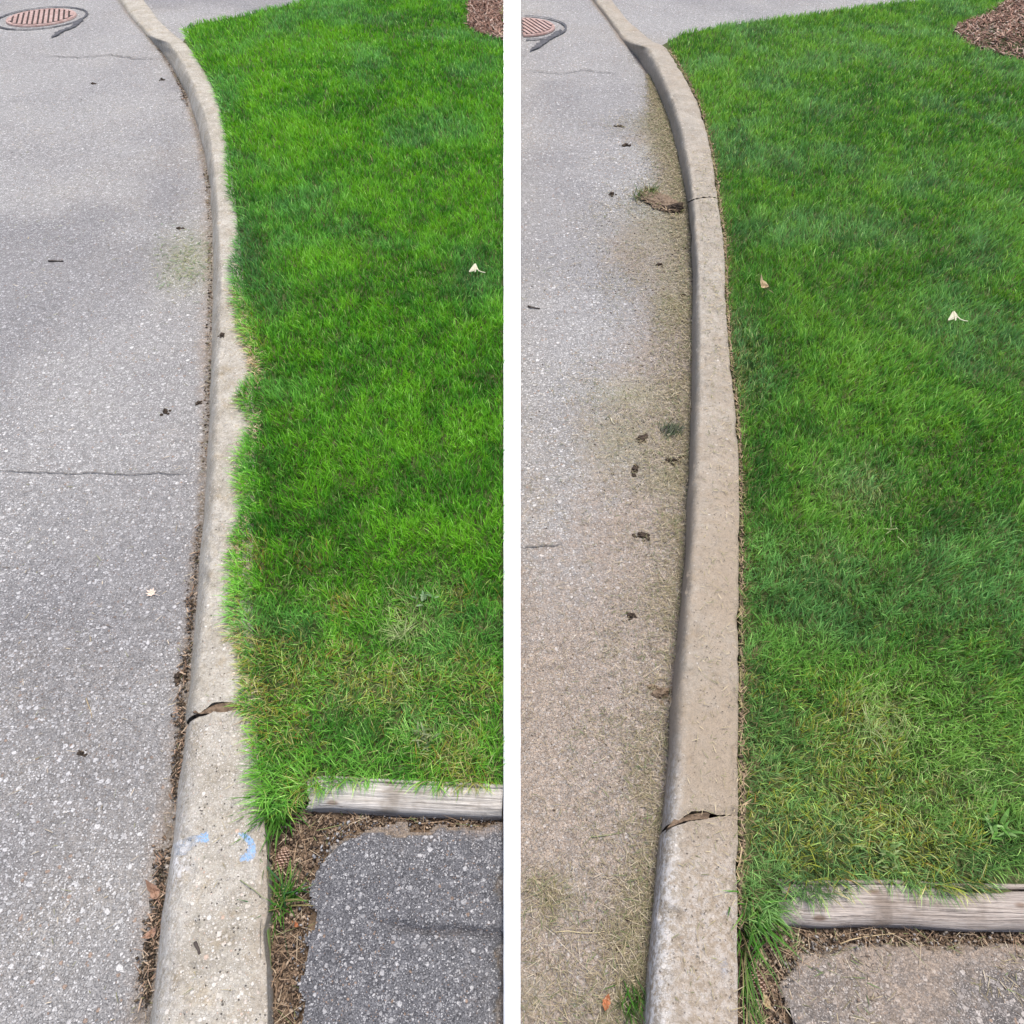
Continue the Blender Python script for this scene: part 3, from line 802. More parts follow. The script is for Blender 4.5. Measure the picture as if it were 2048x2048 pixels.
def poly_dist(pts, x, y):
    """distance to a polyline, and the direction to the nearest spot of it"""
    best = np.full(x.shape, 1e9); bx = np.zeros_like(x); by = np.zeros_like(x)
    for a, b in zip(pts[:-1], pts[1:]):
        vx, vy = b[0] - a[0], b[1] - a[1]
        t = np.clip(((x - a[0]) * vx + (y - a[1]) * vy) / (vx * vx + vy * vy + 1e-12), 0, 1)
        qx, qy = a[0] + t * vx - x, a[1] + t * vy - y
        d = np.hypot(qx, qy)
        k = d < best
        best = np.where(k, d, best); bx = np.where(k, qx, bx); by = np.where(k, qy, by)
    return best, np.arctan2(by, bx)

def lawn(name, label, rim, bottom, top, holes, pal, patches, spill, seed, edge, htop):
    poly = to_world(dens(rim + bottom + top, 4), ZL)
    rho = lambda d: np.clip(60000 * (1.85 / d) ** 1.6, 8500, 60000)
    x, y = sample(poly, rho, 60000)
    for h in holes:
        k = ~inside(to_world(dens(h, 3), ZL), x, y); x, y = x[k], y[k]
    d = np.sqrt(x * x + y * y + CAM_H ** 2)
    n = len(x)
    U, V = spot(np.stack([x, y, x * 0 + ZL], -1))
    big = fbm(x, y, 1.3, seed, 2); mid = fbm(x, y, 4.5, seed + 1, 2); sml = vnoise(x, y, 16, seed + 2); clump = vnoise(x, y, 38, seed + 3)
    light = 0.05 + (big - 0.5) * 0.45 + (mid - 0.5) * 0.75 + (sml - 0.5) * 0.85 + (clump - 0.5) * 0.8
    blue = sstep(0.50, 0.72, fbm(x, y, 2.6, seed + 4)) * 0.6
    dry = np.zeros(n); flat = np.zeros(n); bare = np.zeros(n); pale = np.zeros(n)
    for (pu, pv, ru, rv, kind, s) in patches:
        g = s * np.exp(-((U - pu) / ru) ** 2 - ((V - pv) / rv) ** 2)
        if kind == 'light': light += g * 0.9
        elif kind == 'dark': light -= g * 0.65
        elif kind == 'blue': blue = np.maximum(blue, g)
        elif kind == 'dry': dry = np.maximum(dry, g)
        elif kind == 'bare': bare = np.maximum(bare, g)
        elif kind == 'pale': pale = np.maximum(pale, g)
        elif kind == 'flat': flat = np.maximum(flat, g)
    v0, v1 = pal['dry_from']
    dz = sstep(v0, v1, V)
    dry = np.clip(np.maximum(dry, dz * sstep(0.45, 0.75, fbm(x, y, 9, seed + 5)) * pal['dry_amt']), 0, 1)
    flat = np.clip(np.maximum(flat, dz * 0.75), 0, 1)
    keep = RNG.random(n) > np.clip(bare, 0, 0.93)
    x, y, d, U, V, light, blue, dry, flat, mid, sml, clump, dz, pale = [a[keep] for a in (x, y, d, U, V, light, blue, dry, flat, mid, sml, clump, dz, pale)]
    n = len(x)
    r = RNG.random((n, 6))
    # colour
    t = np.clip(0.5 + light * 0.75 + (r[:, 0] - 0.5) * 0.75, 0, 1)[:, None]
    cd, cm, cl, cb = [np.array(pal[k]) for k in ('dark', 'mid', 'light', 'blue')]
    c = np.where(t < 0.5, cd + (cm - cd) * t * 2, cm + (cl - cm) * (t * 2 - 1))
    c = c + (cb * (0.5 + t) - c) * (blue * 0.8)[:, None]
    c = c + (np.array([0.125, 0.185, 0.062]) * (0.45 + 1.1 * t) - c) * (pal['olive'] * dz)[:, None]
    k = r[:, 2] < pale
    c[k] = np.array([0.30, 0.37, 0.15]) * (0.65 + 0.7 * r[k, 0:1])
    yel = np.array([0.29, 0.33, 0.04]); org = np.array([0.38, 0.21, 0.05])
    k = (r[:, 1] < dry * 0.75)
    c[k] = (yel * (0.6 + 0.7 * r[k, 2:3]))
    k = (r[:, 1] < dry * pal['org'])
    c[k] = org * (0.6 + 0.6 * r[k, 2:3])
    k = (r[:, 3] < 0.003 + 0.022 * flat + dry * 0.36)
    c[k] = (STRAW * 0.75 + np.array([0.05, 0.10, 0.02])) * (0.75 + 0.85 * r[k, 2:3])
    k = r[:, 4] > 0.955 - 0.05 * dz
    c[k] = c[k] * 0.5 + np.array([0.26, 0.40, 0.12]) * (0.6 + 0.5 * r[k, 0:1])
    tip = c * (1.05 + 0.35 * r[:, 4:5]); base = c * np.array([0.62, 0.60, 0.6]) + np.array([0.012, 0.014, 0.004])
    # shape
    L = (0.024 + 0.024 * r[:, 5]) * (0.85 + 0.35 * mid + 0.25 * (clump - 0.5)) * (1 - 0.10 * flat)
    W = (0.0014 + 0.0014 * r[:, 0] ** 1.5) * np.clip(d / 2.1, 0.8, 2.6)
    fld = 2 * np.pi * 2.2 * fbm(x, y, 2.2, seed + 6, 2) + 2.0 * np.pi * vnoise(x, y, 24, seed + 7)
    yaw = fld + RNG.normal(0, 1.35, n)
    a0 = np.abs(RNG.normal(0.15, 0.18, n)) + 0.45 * flat * r[:, 2]
    a1 = a0 + 0.25 + 0.85 * r[:, 3] + 0.55 * flat * r[:, 4]
    # blades at the rim
    rimw = to_world(dens(rim, 3), ZL)
    dist, dirn = poly_dist(rimw, x, y); rimdist = dist
    if spill:
        e = sstep(0.075, 0.0, dist)
        k = RNG.random(n) < e * 0.75
        yaw[k] = dirn[k] + RNG.normal(0, 0.75, k.sum())
        a0[k] = 0.45 + 0.35 * r[k, 2]; a1[k] = 1.30 + 0.45 * r[k, 4]
        L[k] *= 1.1
        tip[k] = tip[k] * (1 + 0.25 * r[k, 1:2])
    else:
        e = sstep(0.05, 0.0, dist)
        k = RNG.random(n) < e * 0.8
        yaw[k] = dirn[k] + np.pi + RNG.normal(0, 1.0, k.sum())
        L[k] *= 0.75
        k = RNG.random(n) < e * 0.2
        tip[k] = TAN * (0.6 + 0.8 * r[k, 2:3]); base[k] = tip[k] * 0.8
    botw = to_world(dens(bottom, 3), ZL)
    dist, dirn = poly_dist(botw, x, y)
    L = L * (1 + 0.35 * sstep(0.16, 0.02, dist))
    e = sstep(0.06, 0.0, dist)
    k = RNG.random(n) < e * 0.7
    yaw[k] = dirn[k] + RNG.normal(0, 0.6, k.sum()); a0[k] = 0.45 + 0.3 * r[k, 2]; a1[k] = 1.3 + 0.6 * r[k, 4]; L[k] *= 0.95
    z = np.full(n, ZL - 0.002)
    U2, V2 = spot(np.stack([x, y, x * 0 + htop], -1))
    z = z + (htop - 0.002 - z) * sstep(45, 4, U2 - lerp_list(edge, V2))          # creeping over the kerb top
    for q in TIMBERS: z = np.where(inside(q, x, y), 0.101, z)           # lying over the back of the timber
    P = np.stack([x, y, z], -1)
    near = d < 2.9
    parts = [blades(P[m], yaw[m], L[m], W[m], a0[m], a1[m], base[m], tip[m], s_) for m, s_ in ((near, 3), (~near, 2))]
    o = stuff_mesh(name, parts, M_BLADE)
    print('lawn blades', n)
    return tag(o, label, 'grass', 'stuff')

PAL_A = dict(dark=(0.022, 0.135, 0.008), mid=(0.078, 0.315, 0.012), light=(0.185, 0.480, 0.024), blue=(0.110, 0.305, 0.100), dry_from=(1120, 1380), dry_amt=0.6, olive=0.15, org=0.09)
PAL_B = dict(dark=(0.030, 0.130, 0.017), mid=(0.090, 0.290, 0.030), light=(0.205, 0.440, 0.055), blue=(0.130, 0.290, 0.120), dry_from=(1200, 1620), dry_amt=0.5, olive=0.40, org=0.045)
PATCH_A = [(815,1245,55,60,'pale',.6),(740,1375,130,50,'pale',.32),(740,1375,120,50,'dry',.5),(560,1450,60,60,'dry',.5),(900,1480,90,40,'pale',.25),(620,1180,70,30,'pale',.2),(500,160,90,90,'light',.45),(560,300,120,50,'light',.45),(520,400,90,30,'dark',.45),(500,520,45,110,'dark',.6),(500,520,40,110,'blue',.8),(540,600,50,50,'blue',.7),(690,530,120,35,'light',.45),
  (620,640,80,50,'dark',.3),(900,260,80,30,'blue',.7),(880,330,40,25,'dark',.5),(950,560,60,60,'blue',.7),(640,95,120,25,'light',.25),(850,150,120,40,'dark',.25),(430,140,25,40,'dark',.4),(475,290,25,120,'dark',.45),
  (530,940,50,80,'dark',.6),(640,1000,120,60,'dark',.35),(560,790,60,30,'blue',.5),(850,1060,150,60,'light',.3),(720,1080,80,30,'dark',.4),(940,960,80,80,'dark',.3),(800,900,100,60,'light',.25),
  (515,1115,25,30,'dry',.7),(505,1115,22,30,'bare',.5),(690,1220,25,25,'dry',.9),(620,1120,40,25,'dry',.3),(800,1235,45,35,'flat',1),(810,1240,45,38,'light',.55),(765,1380,28,16,'bare',.8),(765,1380,35,20,'dry',.8),(800,1360,60,30,'dry',.7),
  (660,1395,25,12,'bare',.6),(845,1255,18,14,'bare',.6),(915,1200,25,25,'dry',.6),(560,1440,60,40,'dry',.55),(720,1480,90,40,'dark',.4),(540,1560,40,50,'light',.3),(840,1450,60,40,'blue',.6),(600,1290,50,40,'dark',.35),(930,1330,60,60,'dark',.3),(640,1345,40,25,'dark',.4),
  (520,735,14,40,'bare',.7),(515,860,14,35,'bare',.7),(508,700,20,60,'dry',.35)]
PATCH_B = [(1760,1455,75,75,'pale',.6),(1740,1640,120,90,'pale',.32),(1715,985,70,50,'pale',.45),(1490,740,30,90,'pale',.25),(1640,1120,90,60,'pale',.2),(1560,1600,80,80,'dry',.4),(1900,1600,90,80,'pale',.22),(1460,200,60,90,'light',.25),(1500,330,80,40,'light',.3),(1640,90,150,30,'light',.2),(1640,220,60,30,'blue',.7),(1480,330,22,120,'dark',.5),(1490,460,60,40,'dark',.6),(1480,560,40,80,'dark',.45),(1500,470,60,40,'blue',.5),
  (1480,700,40,80,'blue',.8),(1500,760,60,60,'blue',.7),(1860,340,60,35,'blue',.6),(1850,400,50,30,'dark',.5),(1960,500,60,60,'blue',.7),(1700,760,120,60,'light',.25),(1620,640,120,40,'light',.2),(1720,980,70,50,'blue',.8),(1710,990,60,60,'light',.4),
  (1520,1000,50,120,'dark',.5),(1550,1200,90,80,'dark',.4),(1530,1100,60,60,'blue',.5),(1860,1060,70,40,'dark',.45),(1700,1150,50,60,'blue',.6),(1900,1150,100,60,'light',.25),(1660,1250,80,40,'dark',.4),(1990,1340,30,30,'dark',.8),
  (1755,1440,60,50,'flat',1),(1750,1450,45,40,'light',.5),(1690,1425,35,25,'dry',.8),(1670,1430,18,12,'bare',.4),(1700,1590,60,35,'dry',.75),(1700,1585,22,16,'bare',.5),(1770,1655,30,18,'bare',.5),(1860,1580,30,20,'dry',.7),(1560,1640,70,40,'dry',.45),(1590,1700,60,50,'dark',.3),
  (1930,1660,40,30,'dry',.5),(1740,1715,40,40,'dry',.4),(1540,1760,60,40,'dark',.35),(1600,1780,60,25,'dark',.35),(1870,1760,60,30,'dark',.35),(1700,1770,40,14,'bare',.5)]
lawn('lawn_grass', 'bright green left lawn hanging ragged over the pale kerb', RIM_A, LAWN_A_BOTTOM, LAWN_A_TOP, [MULCH_A], PAL_A, PATCH_A, True, 1, TRA, H_A)
lawn('lawn_grass', 'neatly edged right lawn beside the dusty kerb', RIM_B, LAWN_B_BOTTOM, LAWN_B_TOP, [MULCH_B], PAL_B, PATCH_B, False, 2, TRB, ZL)

# ------------------------------------------------------------------ litter on roads, soil and kerbs
def scatter_px(n, us, vs, z):
    return ground(us, vs, np.full(n, z))

def lying(P, L, W, cols, lift=0.002):
    n = len(P)
    yaw = RNG.random(n) * 6.283
    W = W * np.clip(np.linalg.norm(P - np.array([0, 0, CAM_H]), axis=1) / 2.0, 0.9, 3.0)
    P = P + np.array([0, 0, lift])
    a0 = RNG.normal(1.45, 0.10, n); a1 = a0 + RNG.normal(0.08, 0.25, n)
    return blades(P, yaw, L, W, np.clip(a0, 1.2, 1.6), np.clip(a1, 1.2, 1.75), cols, cols * (1.0 + 0.2 * RNG.random((n, 1))), 3, RNG.normal(0, 0.4, n))

def pick(n, cols, w=None):
    cols = np.array(cols)
    i = RNG.choice(len(cols), n, p=w)
    return cols[i] * (0.65 + 0.6 * RNG.random((n, 1)))

def along(G, n, v0, v1, width_tab, side=-1, power=1.6, soft=False):
    """spots beside a kerb line, denser in world terms towards it"""
    y0 = ground(1024, v0)[1]; y1 = ground(1024, v1)[1]
    y = y1 + (y0 - y1) * RNG.random(n)
    u0, v = spot(np.stack([y * 0, y, y * 0], -1))
    w = table(width_tab, v)
    if soft:
        off = w * RNG.gamma(1.0, 0.42, n) * (0.25 + 1.5 * vnoise(y, y * 0 + 3.3, 2.6, 6)) * (0.6 + 0.8 * vnoise(y, y * 0 + 9.1, 9, 7))
    else:
        off = w * np.abs(RNG.random(n)) ** power
    return lerp_list(G, v) + side * off, v

# left gutter: dark crumbs, bits of leaf and straw
tabA = [(60,4),(200,7),(600,9),(1000,13),(1400,19),(1700,20),(2013,28)]
n = 3600; u, v = along(GA, n, 70, 2060, tabA)
dk = [(0.05,0.038,0.026),(0.10,0.075,0.05),(0.17,0.12,0.08),(0.03,0.024,0.018),(0.24,0.17,0.12)]
patchy = vnoise(v * 0.02, u * 0, 1.0, 3) > 0.45
patchy &= RNG.random(len(v)) < 0.35 + 0.65 * sstep(850, 1250, v); u1, v1 = u[patchy], v[patchy]
P = scatter_px(len(u1), u1, v1, 0.001)
parts = [crumbs(P, 0.0013 + 0.0036 * RNG.random(len(P)) ** 2, pick(len(P), dk, [.3, .3, .2, .1, .1]))]
n = 1100; u, v = along(GA, n, 70, 2060, tabA, power=1.2)
parts.append(lying(scatter_px(n, u, v, 0.003), 0.006 + 0.017 * RNG.random(n) ** 1.6, 0.0006 + 0.0010 * RNG.random(n), pick(n, [(0.21,0.155,0.10),(0.12,0.085,0.055),(0.12,0.12,0.055),(0.30,0.24,0.17)])))
# the denser heaps seen along the left gutter
for (hu, hv, ru, rv, m) in ((368,195,9,12,160),(318,1805,14,30,420),(306,1880,16,26,360),(373,1340,8,22,220),(364,1440,12,45,460),(383,1235,9,40,300),(396,1120,6,40,160),(356,1540,9,50,360),(298,1960,18,30,300),(322,1740,12,25,220)):
    m = int(m * 0.7); uu = hu + RNG.normal(0, ru * 0.55, m); vv = hv + RNG.normal(0, rv * 0.9, m)
    uu = np.minimum(uu, lerp_list(GA, vv) - 6 * RNG.random(m)); ok = uu < lerp_list(GA, vv) + 1; uu, vv = uu[ok], vv[ok]; m = len(uu)
    if m < 4: continue
    Pz = scatter_px(m, uu, vv, 0.0) + np.stack([np.zeros(m), np.zeros(m), 0.010 * RNG.random(m)], -1)
    parts.append(crumbs(Pz, 0.0010 + 0.0036 * RNG.random(m) ** 2, pick(m, dk, [.3, .3, .25, .1, .05])))
    m2 = m // 9
    parts.append(lying(Pz[:m2], 0.010 + 0.016 * RNG.random(m2), 0.0010 + 0.003 * RNG.random(m2) ** 2, pick(m2, [(0.24,0.16,0.11),(0.15,0.095,0.06),(0.32,0.24,0.17)]), 0.004))
tag(stuff_mesh('gutter_litter', parts, M_LITTER), 'dark crumbly leaf litter lying along the left gutter', 'litter', 'stuff')

# sparse scraps on the left road
n = 900
u = 20 + RNG.random(n) * 400; vv0 = ground(1024, 200)[1]; y = RNG.random(n) * vv0
_, v = spot(np.stack([y * 0, y, y * 0], -1)); ok = u < lerp_list(GA, v) - 4; u, v = u[ok], v[ok]; n = len(u)
parts = [lying(scatter_px(n, u, v, 0.003), 0.006 + 0.022 * RNG.random(n) ** 2, 0.0008 + 0.0012 * RNG.random(n), pick(n, [(0.30,0.25,0.16),(0.12,0.10,0.08),(0.20,0.20,0.10),(0.42,0.36,0.27)]))]
n = 260; u = 372 + RNG.normal(0, 32, n); v = 525 + RNG.normal(0, 30, n); ok = u < lerp_list(GA, v) - 3; u, v = u[ok], v[ok]; n = len(u)
parts.append(lying(scatter_px(n, u, v, 0.003), 0.012 + 0.02 * RNG.random(n), 0.0012 + 0.001 * RNG.random(n), pick(n, [(0.10,0.17,0.07),(0.16,0.2,0.09),(0.2,0.2,0.1)])))
tag(stuff_mesh('grass_clippings', parts, M_LITTER), 'sparse dry grass scraps scattered on the left road', 'clippings', 'stuff')

# right road: mown clippings, thick along the kerb
tabB = [(60,5),(150,10),(200,22),(250,60),(300,50),(350,40),(385,110),(430,190),(520,170),(600,110),(680,120),(760,200),(860,230),(950,230),(1100,290),(1300,330),(1700,330),(2013,300)]
clip_cols = [(0.27,0.225,0.14),(0.19,0.165,0.095),(0.15,0.15,0.075),(0.38,0.33,0.24),(0.13,0.10,0.068),(0.10,0.14,0.05)]
cw = [.27, .24, .14, .17, .12, .06]
parts = []
n = 62000; u, v = along(GB, n, 150, 2080, tabB, soft=True)
ok = u > 1043; u, v = u[ok], v[ok]; n = len(u)
keep = RNG.random(n) < 0.35 + 0.9 * sstep(0.42, 0.66, vnoise(u * 0.02, v * 0.012, 1.0, 5)); u, v = u[keep], v[keep]; n = len(u)
parts.append(lying(scatter_px(n, u, v, 0.002) + np.stack([np.zeros(n), np.zeros(n), 0.004 * RNG.random(n)], -1), 0.005 + 0.024 * RNG.random(n) ** 2.2, 0.0006 + 0.0008 * RNG.random(n), pick(n, clip_cols, cw)))
n = 3600; u, v = along(GB, n, 150, 2080, [(p[0], p[1] * 0.22) for p in tabB], power=1.2)
parts.append(lying(scatter_px(n, u, v, 0.003) + np.stack([np.zeros(n), np.zeros(n), 0.006 * RNG.random(n)], -1), 0.010 + 0.024 * RNG.random(n), 0.0008 + 0.0009 * RNG.random(n), pick(n, clip_cols, cw)))
n = 9000; u, v = along(GB, n, 170, 2080, tabB, soft=True); ok = u > 1043; u, v = u[ok], v[ok]; n = len(u)
parts.append(crumbs(scatter_px(n, u, v, 0.001), 0.0008 + 0.0028 * RNG.random(n) ** 3, pick(n, [(0.10,0.08,0.06),(0.2,0.16,0.12),(0.33,0.28,0.22)])))
for (hu, hv, ru, rv, m, long) in ((1100,1795,28,30,520,1.3),(1085,1770,20,18,160,1.2),(1205,1868,50,10,120,2.0),(1265,1850,30,40,360,1.2),(1258,1960,36,40,620,1.3),(1290,1770,14,60,420,1.0),(1335,700,26,50,700,1.1),(1250,1390,12,10,60,1),(1275,1080,24,12,110,1),(1328,960,30,22,420,1.2),(1240,840,45,30,700,1.1),(1345,450,22,40,450,1.1),(1348,560,20,40,400,1.1),(1290,430,50,22,300,1),(1250,900,50,22,400,1.1),(1130,1980,50,30,220,1.2),(1070,1880,30,40,160,1.3),(1210,2010,40,20,220,1.3),(1060,2020,25,20,120,1.2),(1322,252,22,14,420,1.1),(1330,285,16,10,260,1)):
    m = int(m * 0.6); uu = hu + RNG.normal(0, ru, m); vv = hv + RNG.normal(0, rv, m)
    ok = (uu < lerp_list(GB, vv) - 1) & (uu > 1045); uu, vv = uu[ok], vv[ok]; m = len(uu)
    Pz = scatter_px(m, uu, vv, 0.002) + np.stack([np.zeros(m), np.zeros(m), 0.012 * RNG.random(m) ** 1.5], -1)
    parts.append(lying(Pz, (0.007 + 0.022 * RNG.random(m) ** 1.5) * long, 0.0006 + 0.0006 * RNG.random(m), pick(m, clip_cols, cw)))
tag(stuff_mesh('grass_clippings', parts, M_LITTER), 'mown grass clippings thick along the right kerb and road', 'clippings', 'stuff')

# scraps on the kerb tops
parts = []
for TLx, TRx, hh, m, v0 in ((TLB, TRB, H_B, 2400, 300), (TLA, TRA, H_A, 240, 500)):
    y0 = ground(1024, v0)[1] * 0.93; y = y0 * RNG.random(m) ** 1.1
    _, v = spot(np.stack([y * 0, y, y * 0 + hh], -1))
    q = 0.25 + 0.72 * RNG.random(m)
    u = lerp_list(TLx, v) * (1 - q) + lerp_list(TRx, v) * q
    k = m // 2
    P = scatter_px(m, u, v, hh + 0.003)
    parts.append(crumbs(P[:k], 0.0006 + 0.0016 * RNG.random(k) ** 3, pick(k, [(0.10,0.08,0.06),(0.22,0.18,0.13),(0.15,0.13,0.08)])))
    parts.append(lying(P[k:], 0.006 + 0.02 * RNG.random(m - k) ** 2, 0.0008 + 0.0009 * RNG.random(m - k), pick(m - k, [(0.26,0.22,0.12),(0.14,0.15,0.06),(0.38,0.32,0.2)])))
tag(stuff_mesh('kerb_scraps', parts, M_LITTER), 'specks of soil and cut grass lying on the kerb tops', 'litter', 'stuff')

# tan thatch along the left lawn rim where the kerb shows
parts = []
n = 2600
y = ground(1024, 620)[1] * RNG.random(n); _, v = spot(np.stack([y * 0, y, y * 0 + 0.1], -1))
k = (v < 1440); v = v[k]; n = len(v)
g = lerp_list(RIM_A, v); e = lerp_list(TRA, v)
u = np.minimum(g - 6 + 12 * RNG.random(n), e + 6) + RNG.normal(0, 5, n)
parts.append(lying(scatter_px(n, u, v, 0.104), 0.014 + 0.03 * RNG.random(n), 0.0010 + 0.001 * RNG.random(n), pick(n, [(0.40,0.31,0.18),(0.30,0.22,0.13),(0.45,0.38,0.25),(0.14,0.2,0.04)], [.35,.25,.2,.2]), 0.003))
tag(stuff_mesh('thatch', parts, M_LITTER), 'dry tan thatch on the left kerb edge under the grass rim', 'thatch', 'stuff')

# cut soil edge of the right lawn
parts = []
n = 4200
y = ground(1024, 100)[1] * 0.94 * RNG.random(n) ** 1.2; _, v = spot(np.stack([y * 0, y, y * 0 + 0.09], -1))
k = v < 1860; v = v[k]; n = len(v)
e = lerp_list(TRB, v); g = lerp_list(RIM_B, v)
u = e + 1 + (np.maximum(g - e, 3) * 0.75 + 1) * RNG.random(n)
parts.append(crumbs(scatter_px(n, u, v, ZL + 0.001), 0.0016 + 0.004 * RNG.random(n) ** 2, pick(n, [(0.09,0.068,0.046),(0.17,0.125,0.085),(0.24,0.18,0.125)])))
n = 1500; i = RNG.integers(0, len(v), n)
parts.append(lying(scatter_px(n, u[i], v[i], ZL + 0.004), 0.012 + 0.025 * RNG.random(n), 0.0011 + 0.001 * RNG.random(n), pick(n, [(0.34,0.26,0.16),(0.22,0.16,0.10),(0.18,0.18,0.07)])))
tag(stuff_mesh('edge_soil', parts, M_LITTER), 'crumbled brown soil in the cut edge beside the right kerb', 'soil', 'stuff')

# litter in the two soil strips
def soil_litter(label, spots, nc, ns, zone):
    parts = []
    W = to_world(dens(zone, 3), 0.05)
    x, y = sample(W, lambda d: 0 * d + nc, nc)
    P = np.stack([x, y, 0.050 + 0.006 * RNG.random(len(x))], -1)
    parts.append(crumbs(P, 0.0014 + 0.0045 * RNG.random(len(P)) ** 2, pick(len(P), [(0.085,0.058,0.04),(0.165,0.115,0.078),(0.25,0.18,0.125),(0.05,0.035,0.025),(0.34,0.27,0.20)], [.25,.3,.22,.13,.10])))
    x, y = sample(W, lambda d: 0 * d + ns, ns)
    P = np.stack([x, y, 0.056 + 0.008 * RNG.random(len(x))], -1)
    n = len(P)
    parts.append(lying(P, 0.012 + 0.055 * RNG.random(n) ** 2, 0.0008 + 0.0006 * RNG.random(n), pick(n, [(0.28,0.20,0.13),(0.18,0.12,0.075),(0.40,0.32,0.22),(0.15,0.18,0.07)], [.4,.3,.2,.1]), 0.004))
    return tag(stuff_mesh('soil_litter', parts, M_LITTER), label, 'litter', 'stuff')
soil_litter('brown needles and crumbs on the soil beside the left kerb', None, 80000, 8000, [(533,1610),(600,1604),(640,1632),(1006,1640),(1006,1656),(780,1660),(700,1664),(655,1700),(632,1750),(620,1818),(612,1903),(604,2013),(598,2100),(534,2100)])
soil_litter('brown needles and crumbs on the soil beside the right kerb', None, 80000, 10000, [(1480,1850),(1560,1845),(1600,1862),(2100,1868),(2100,1890),(1680,1890),(1620,1902),(1592,1940),(1575,1990),(1567,2100),(1480,2100)])
# dusty crumbs over the right driveway
n = 900; u = 1580 + 500 * RNG.random(n); v = 1885 + 170 * RNG.random(n)
P = scatter_px(n, u, v, 0.062)
tag(stuff_mesh('driveway_scraps', [lying(P[:300], 0.008 + 0.02 * RNG.random(300), 0.001 + 0.0008 * RNG.random(300), pick(300, clip_cols, cw)), crumbs(P[300:], 0.001 + 0.003 * RNG.random(600) ** 2, pick(600, [(0.3,0.24,0.18),(0.16,0.12,0.09),(0.4,0.36,0.3)]))], M_LITTER),
    'dry scraps scattered on the dusty right driveway', 'litter', 'stuff')

for DRV, zz, cols, lab in ((DRV_A, 0.062, [(0.09,0.09,0.095),(0.16,0.16,0.165),(0.30,0.295,0.29),(0.17,0.13,0.09)], 'loose chippings along the ragged rim of the dark driveway'),
                           (DRV_B, 0.058, [(0.16,0.14,0.12),(0.24,0.21,0.18),(0.33,0.30,0.27),(0.17,0.13,0.09)], 'loose chippings along the ragged rim of the dusty driveway')):
    W = to_world(dens(DRV[:-2] if DRV is DRV_B else DRV[:11], 8), zz)
    NC = 420; i = RNG.integers(0, len(W) - 1, NC); f = RNG.random((NC, 1))
    P = W[i] * (1 - f) + W[i + 1] * f + RNG.normal(0, 0.011, (NC, 2))
    P = np.column_stack([P, np.full(NC, zz) + 0.014 * RNG.random(NC)])
    P = P[(np.abs(P[:, 0]) > 0.03) & (P[:, 1] > -0.3)]
    tag(stuff_mesh('chippings', [crumbs(P, 0.0012 + 0.0034 * RNG.random(len(P)) ** 2.5, pick(len(P), cols))], M_LITTER), lab, 'chippings', 'stuff')

# ------------------------------------------------------------------ mulch beds
def mulch(label, outline, n):
    W = to_world(dens(outline, 4), 0.09)
    lo, hi = W.min(0), W.max(0)
    x = lo[0] + RNG.random(n * 4) * (hi[0] - lo[0]); y = lo[1] + RNG.random(n * 4) * (hi[1] - lo[1])
    k = inside(W, x, y); x, y = x[k][:n], y[k][:n]; n = len(x)
    dist, _ = poly_dist([tuple(p) for p in W] + [tuple(W[0])], x, y)
    z = ZL + 0.01 + 0.05 * sstep(0, 0.35, dist) + 0.012 * RNG.random(n)
    P = np.stack([x, y, z], -1)
    c = pick(n, [(0.17,0.092,0.064),(0.24,0.14,0.10),(0.33,0.225,0.17),(0.10,0.055,0.04),(0.42,0.33,0.27)], [.3,.27,.2,.13,.10])
    yaw = RNG.random(n) * 6.283
    parts = [blades(P, yaw, 0.02 + 0.05 * RNG.random(n), 0.004 + 0.008 * RNG.random(n), RNG.normal(1.4, 0.3, n), RNG.normal(1.5, 0.3, n), c, c, 2)]
    m = n // 2
    parts.append(crumbs(P[:m] - np.array([0, 0, 0.006]), 0.004 + 0.007 * RNG.random(m), c[:m] * 0.8))
    return tag(stuff_mesh('mulch', parts, M_LITTER), label, 'mulch', 'stuff')
mulch('reddish wood chip mulch at the far corner of the left lawn', MULCH_A, 6000)
mulch('reddish wood chip mulch at the far corner of the right lawn', MULCH_B, 11000)

# ------------------------------------------------------------------ drain grates, tar and cracks in the asphalt
def ribbon(name, pts, width, z, mat, jitter=0.25, seed=1, taper=True):
    """thin irregular band along world xy points"""
    p = [Vector((q[0], q[1], 0)) for q in pts]
    fine = []
    for a, b in zip(p[:-1], p[1:]):
        k = max(2, int((b - a).length / 0.012))
        for i in range(k): fine.append(a.lerp(b, i / k))
    fine.append(p[-1])
    bm = bmesh.new(); rows = []
    n = len(fine)
    for i, q in enumerate(fine):
        d = (fine[min(n - 1, i + 1)] - fine[max(0, i - 1)]).normalized(); s = Vector((-d.y, d.x, 0))
        off = mnoise.noise((q.x * 30, q.y * 30, seed)) * width * 1.1 * jitter * 4
        w = width * (0.55 + 0.9 * abs(mnoise.noise((q.x * 45, q.y * 45, seed + 7))))
        if taper: w *= min(1, 0.15 + 6 * min(i, n - 1 - i) / n)
        rows.append((bm.verts.new(q + s * (off + w / 2) + Vector((0, 0, z))), bm.verts.new(q + s * (off - w / 2) + Vector((0, 0, z)))))
    for a, b in zip(rows[:-1], rows[1:]): bm.faces.new((a[0], a[1], b[1], b[0]))
    me = bm_mesh(name, bm)
    me.flip_normals() if me.polygons[0].normal.z < 0 else None
    return me

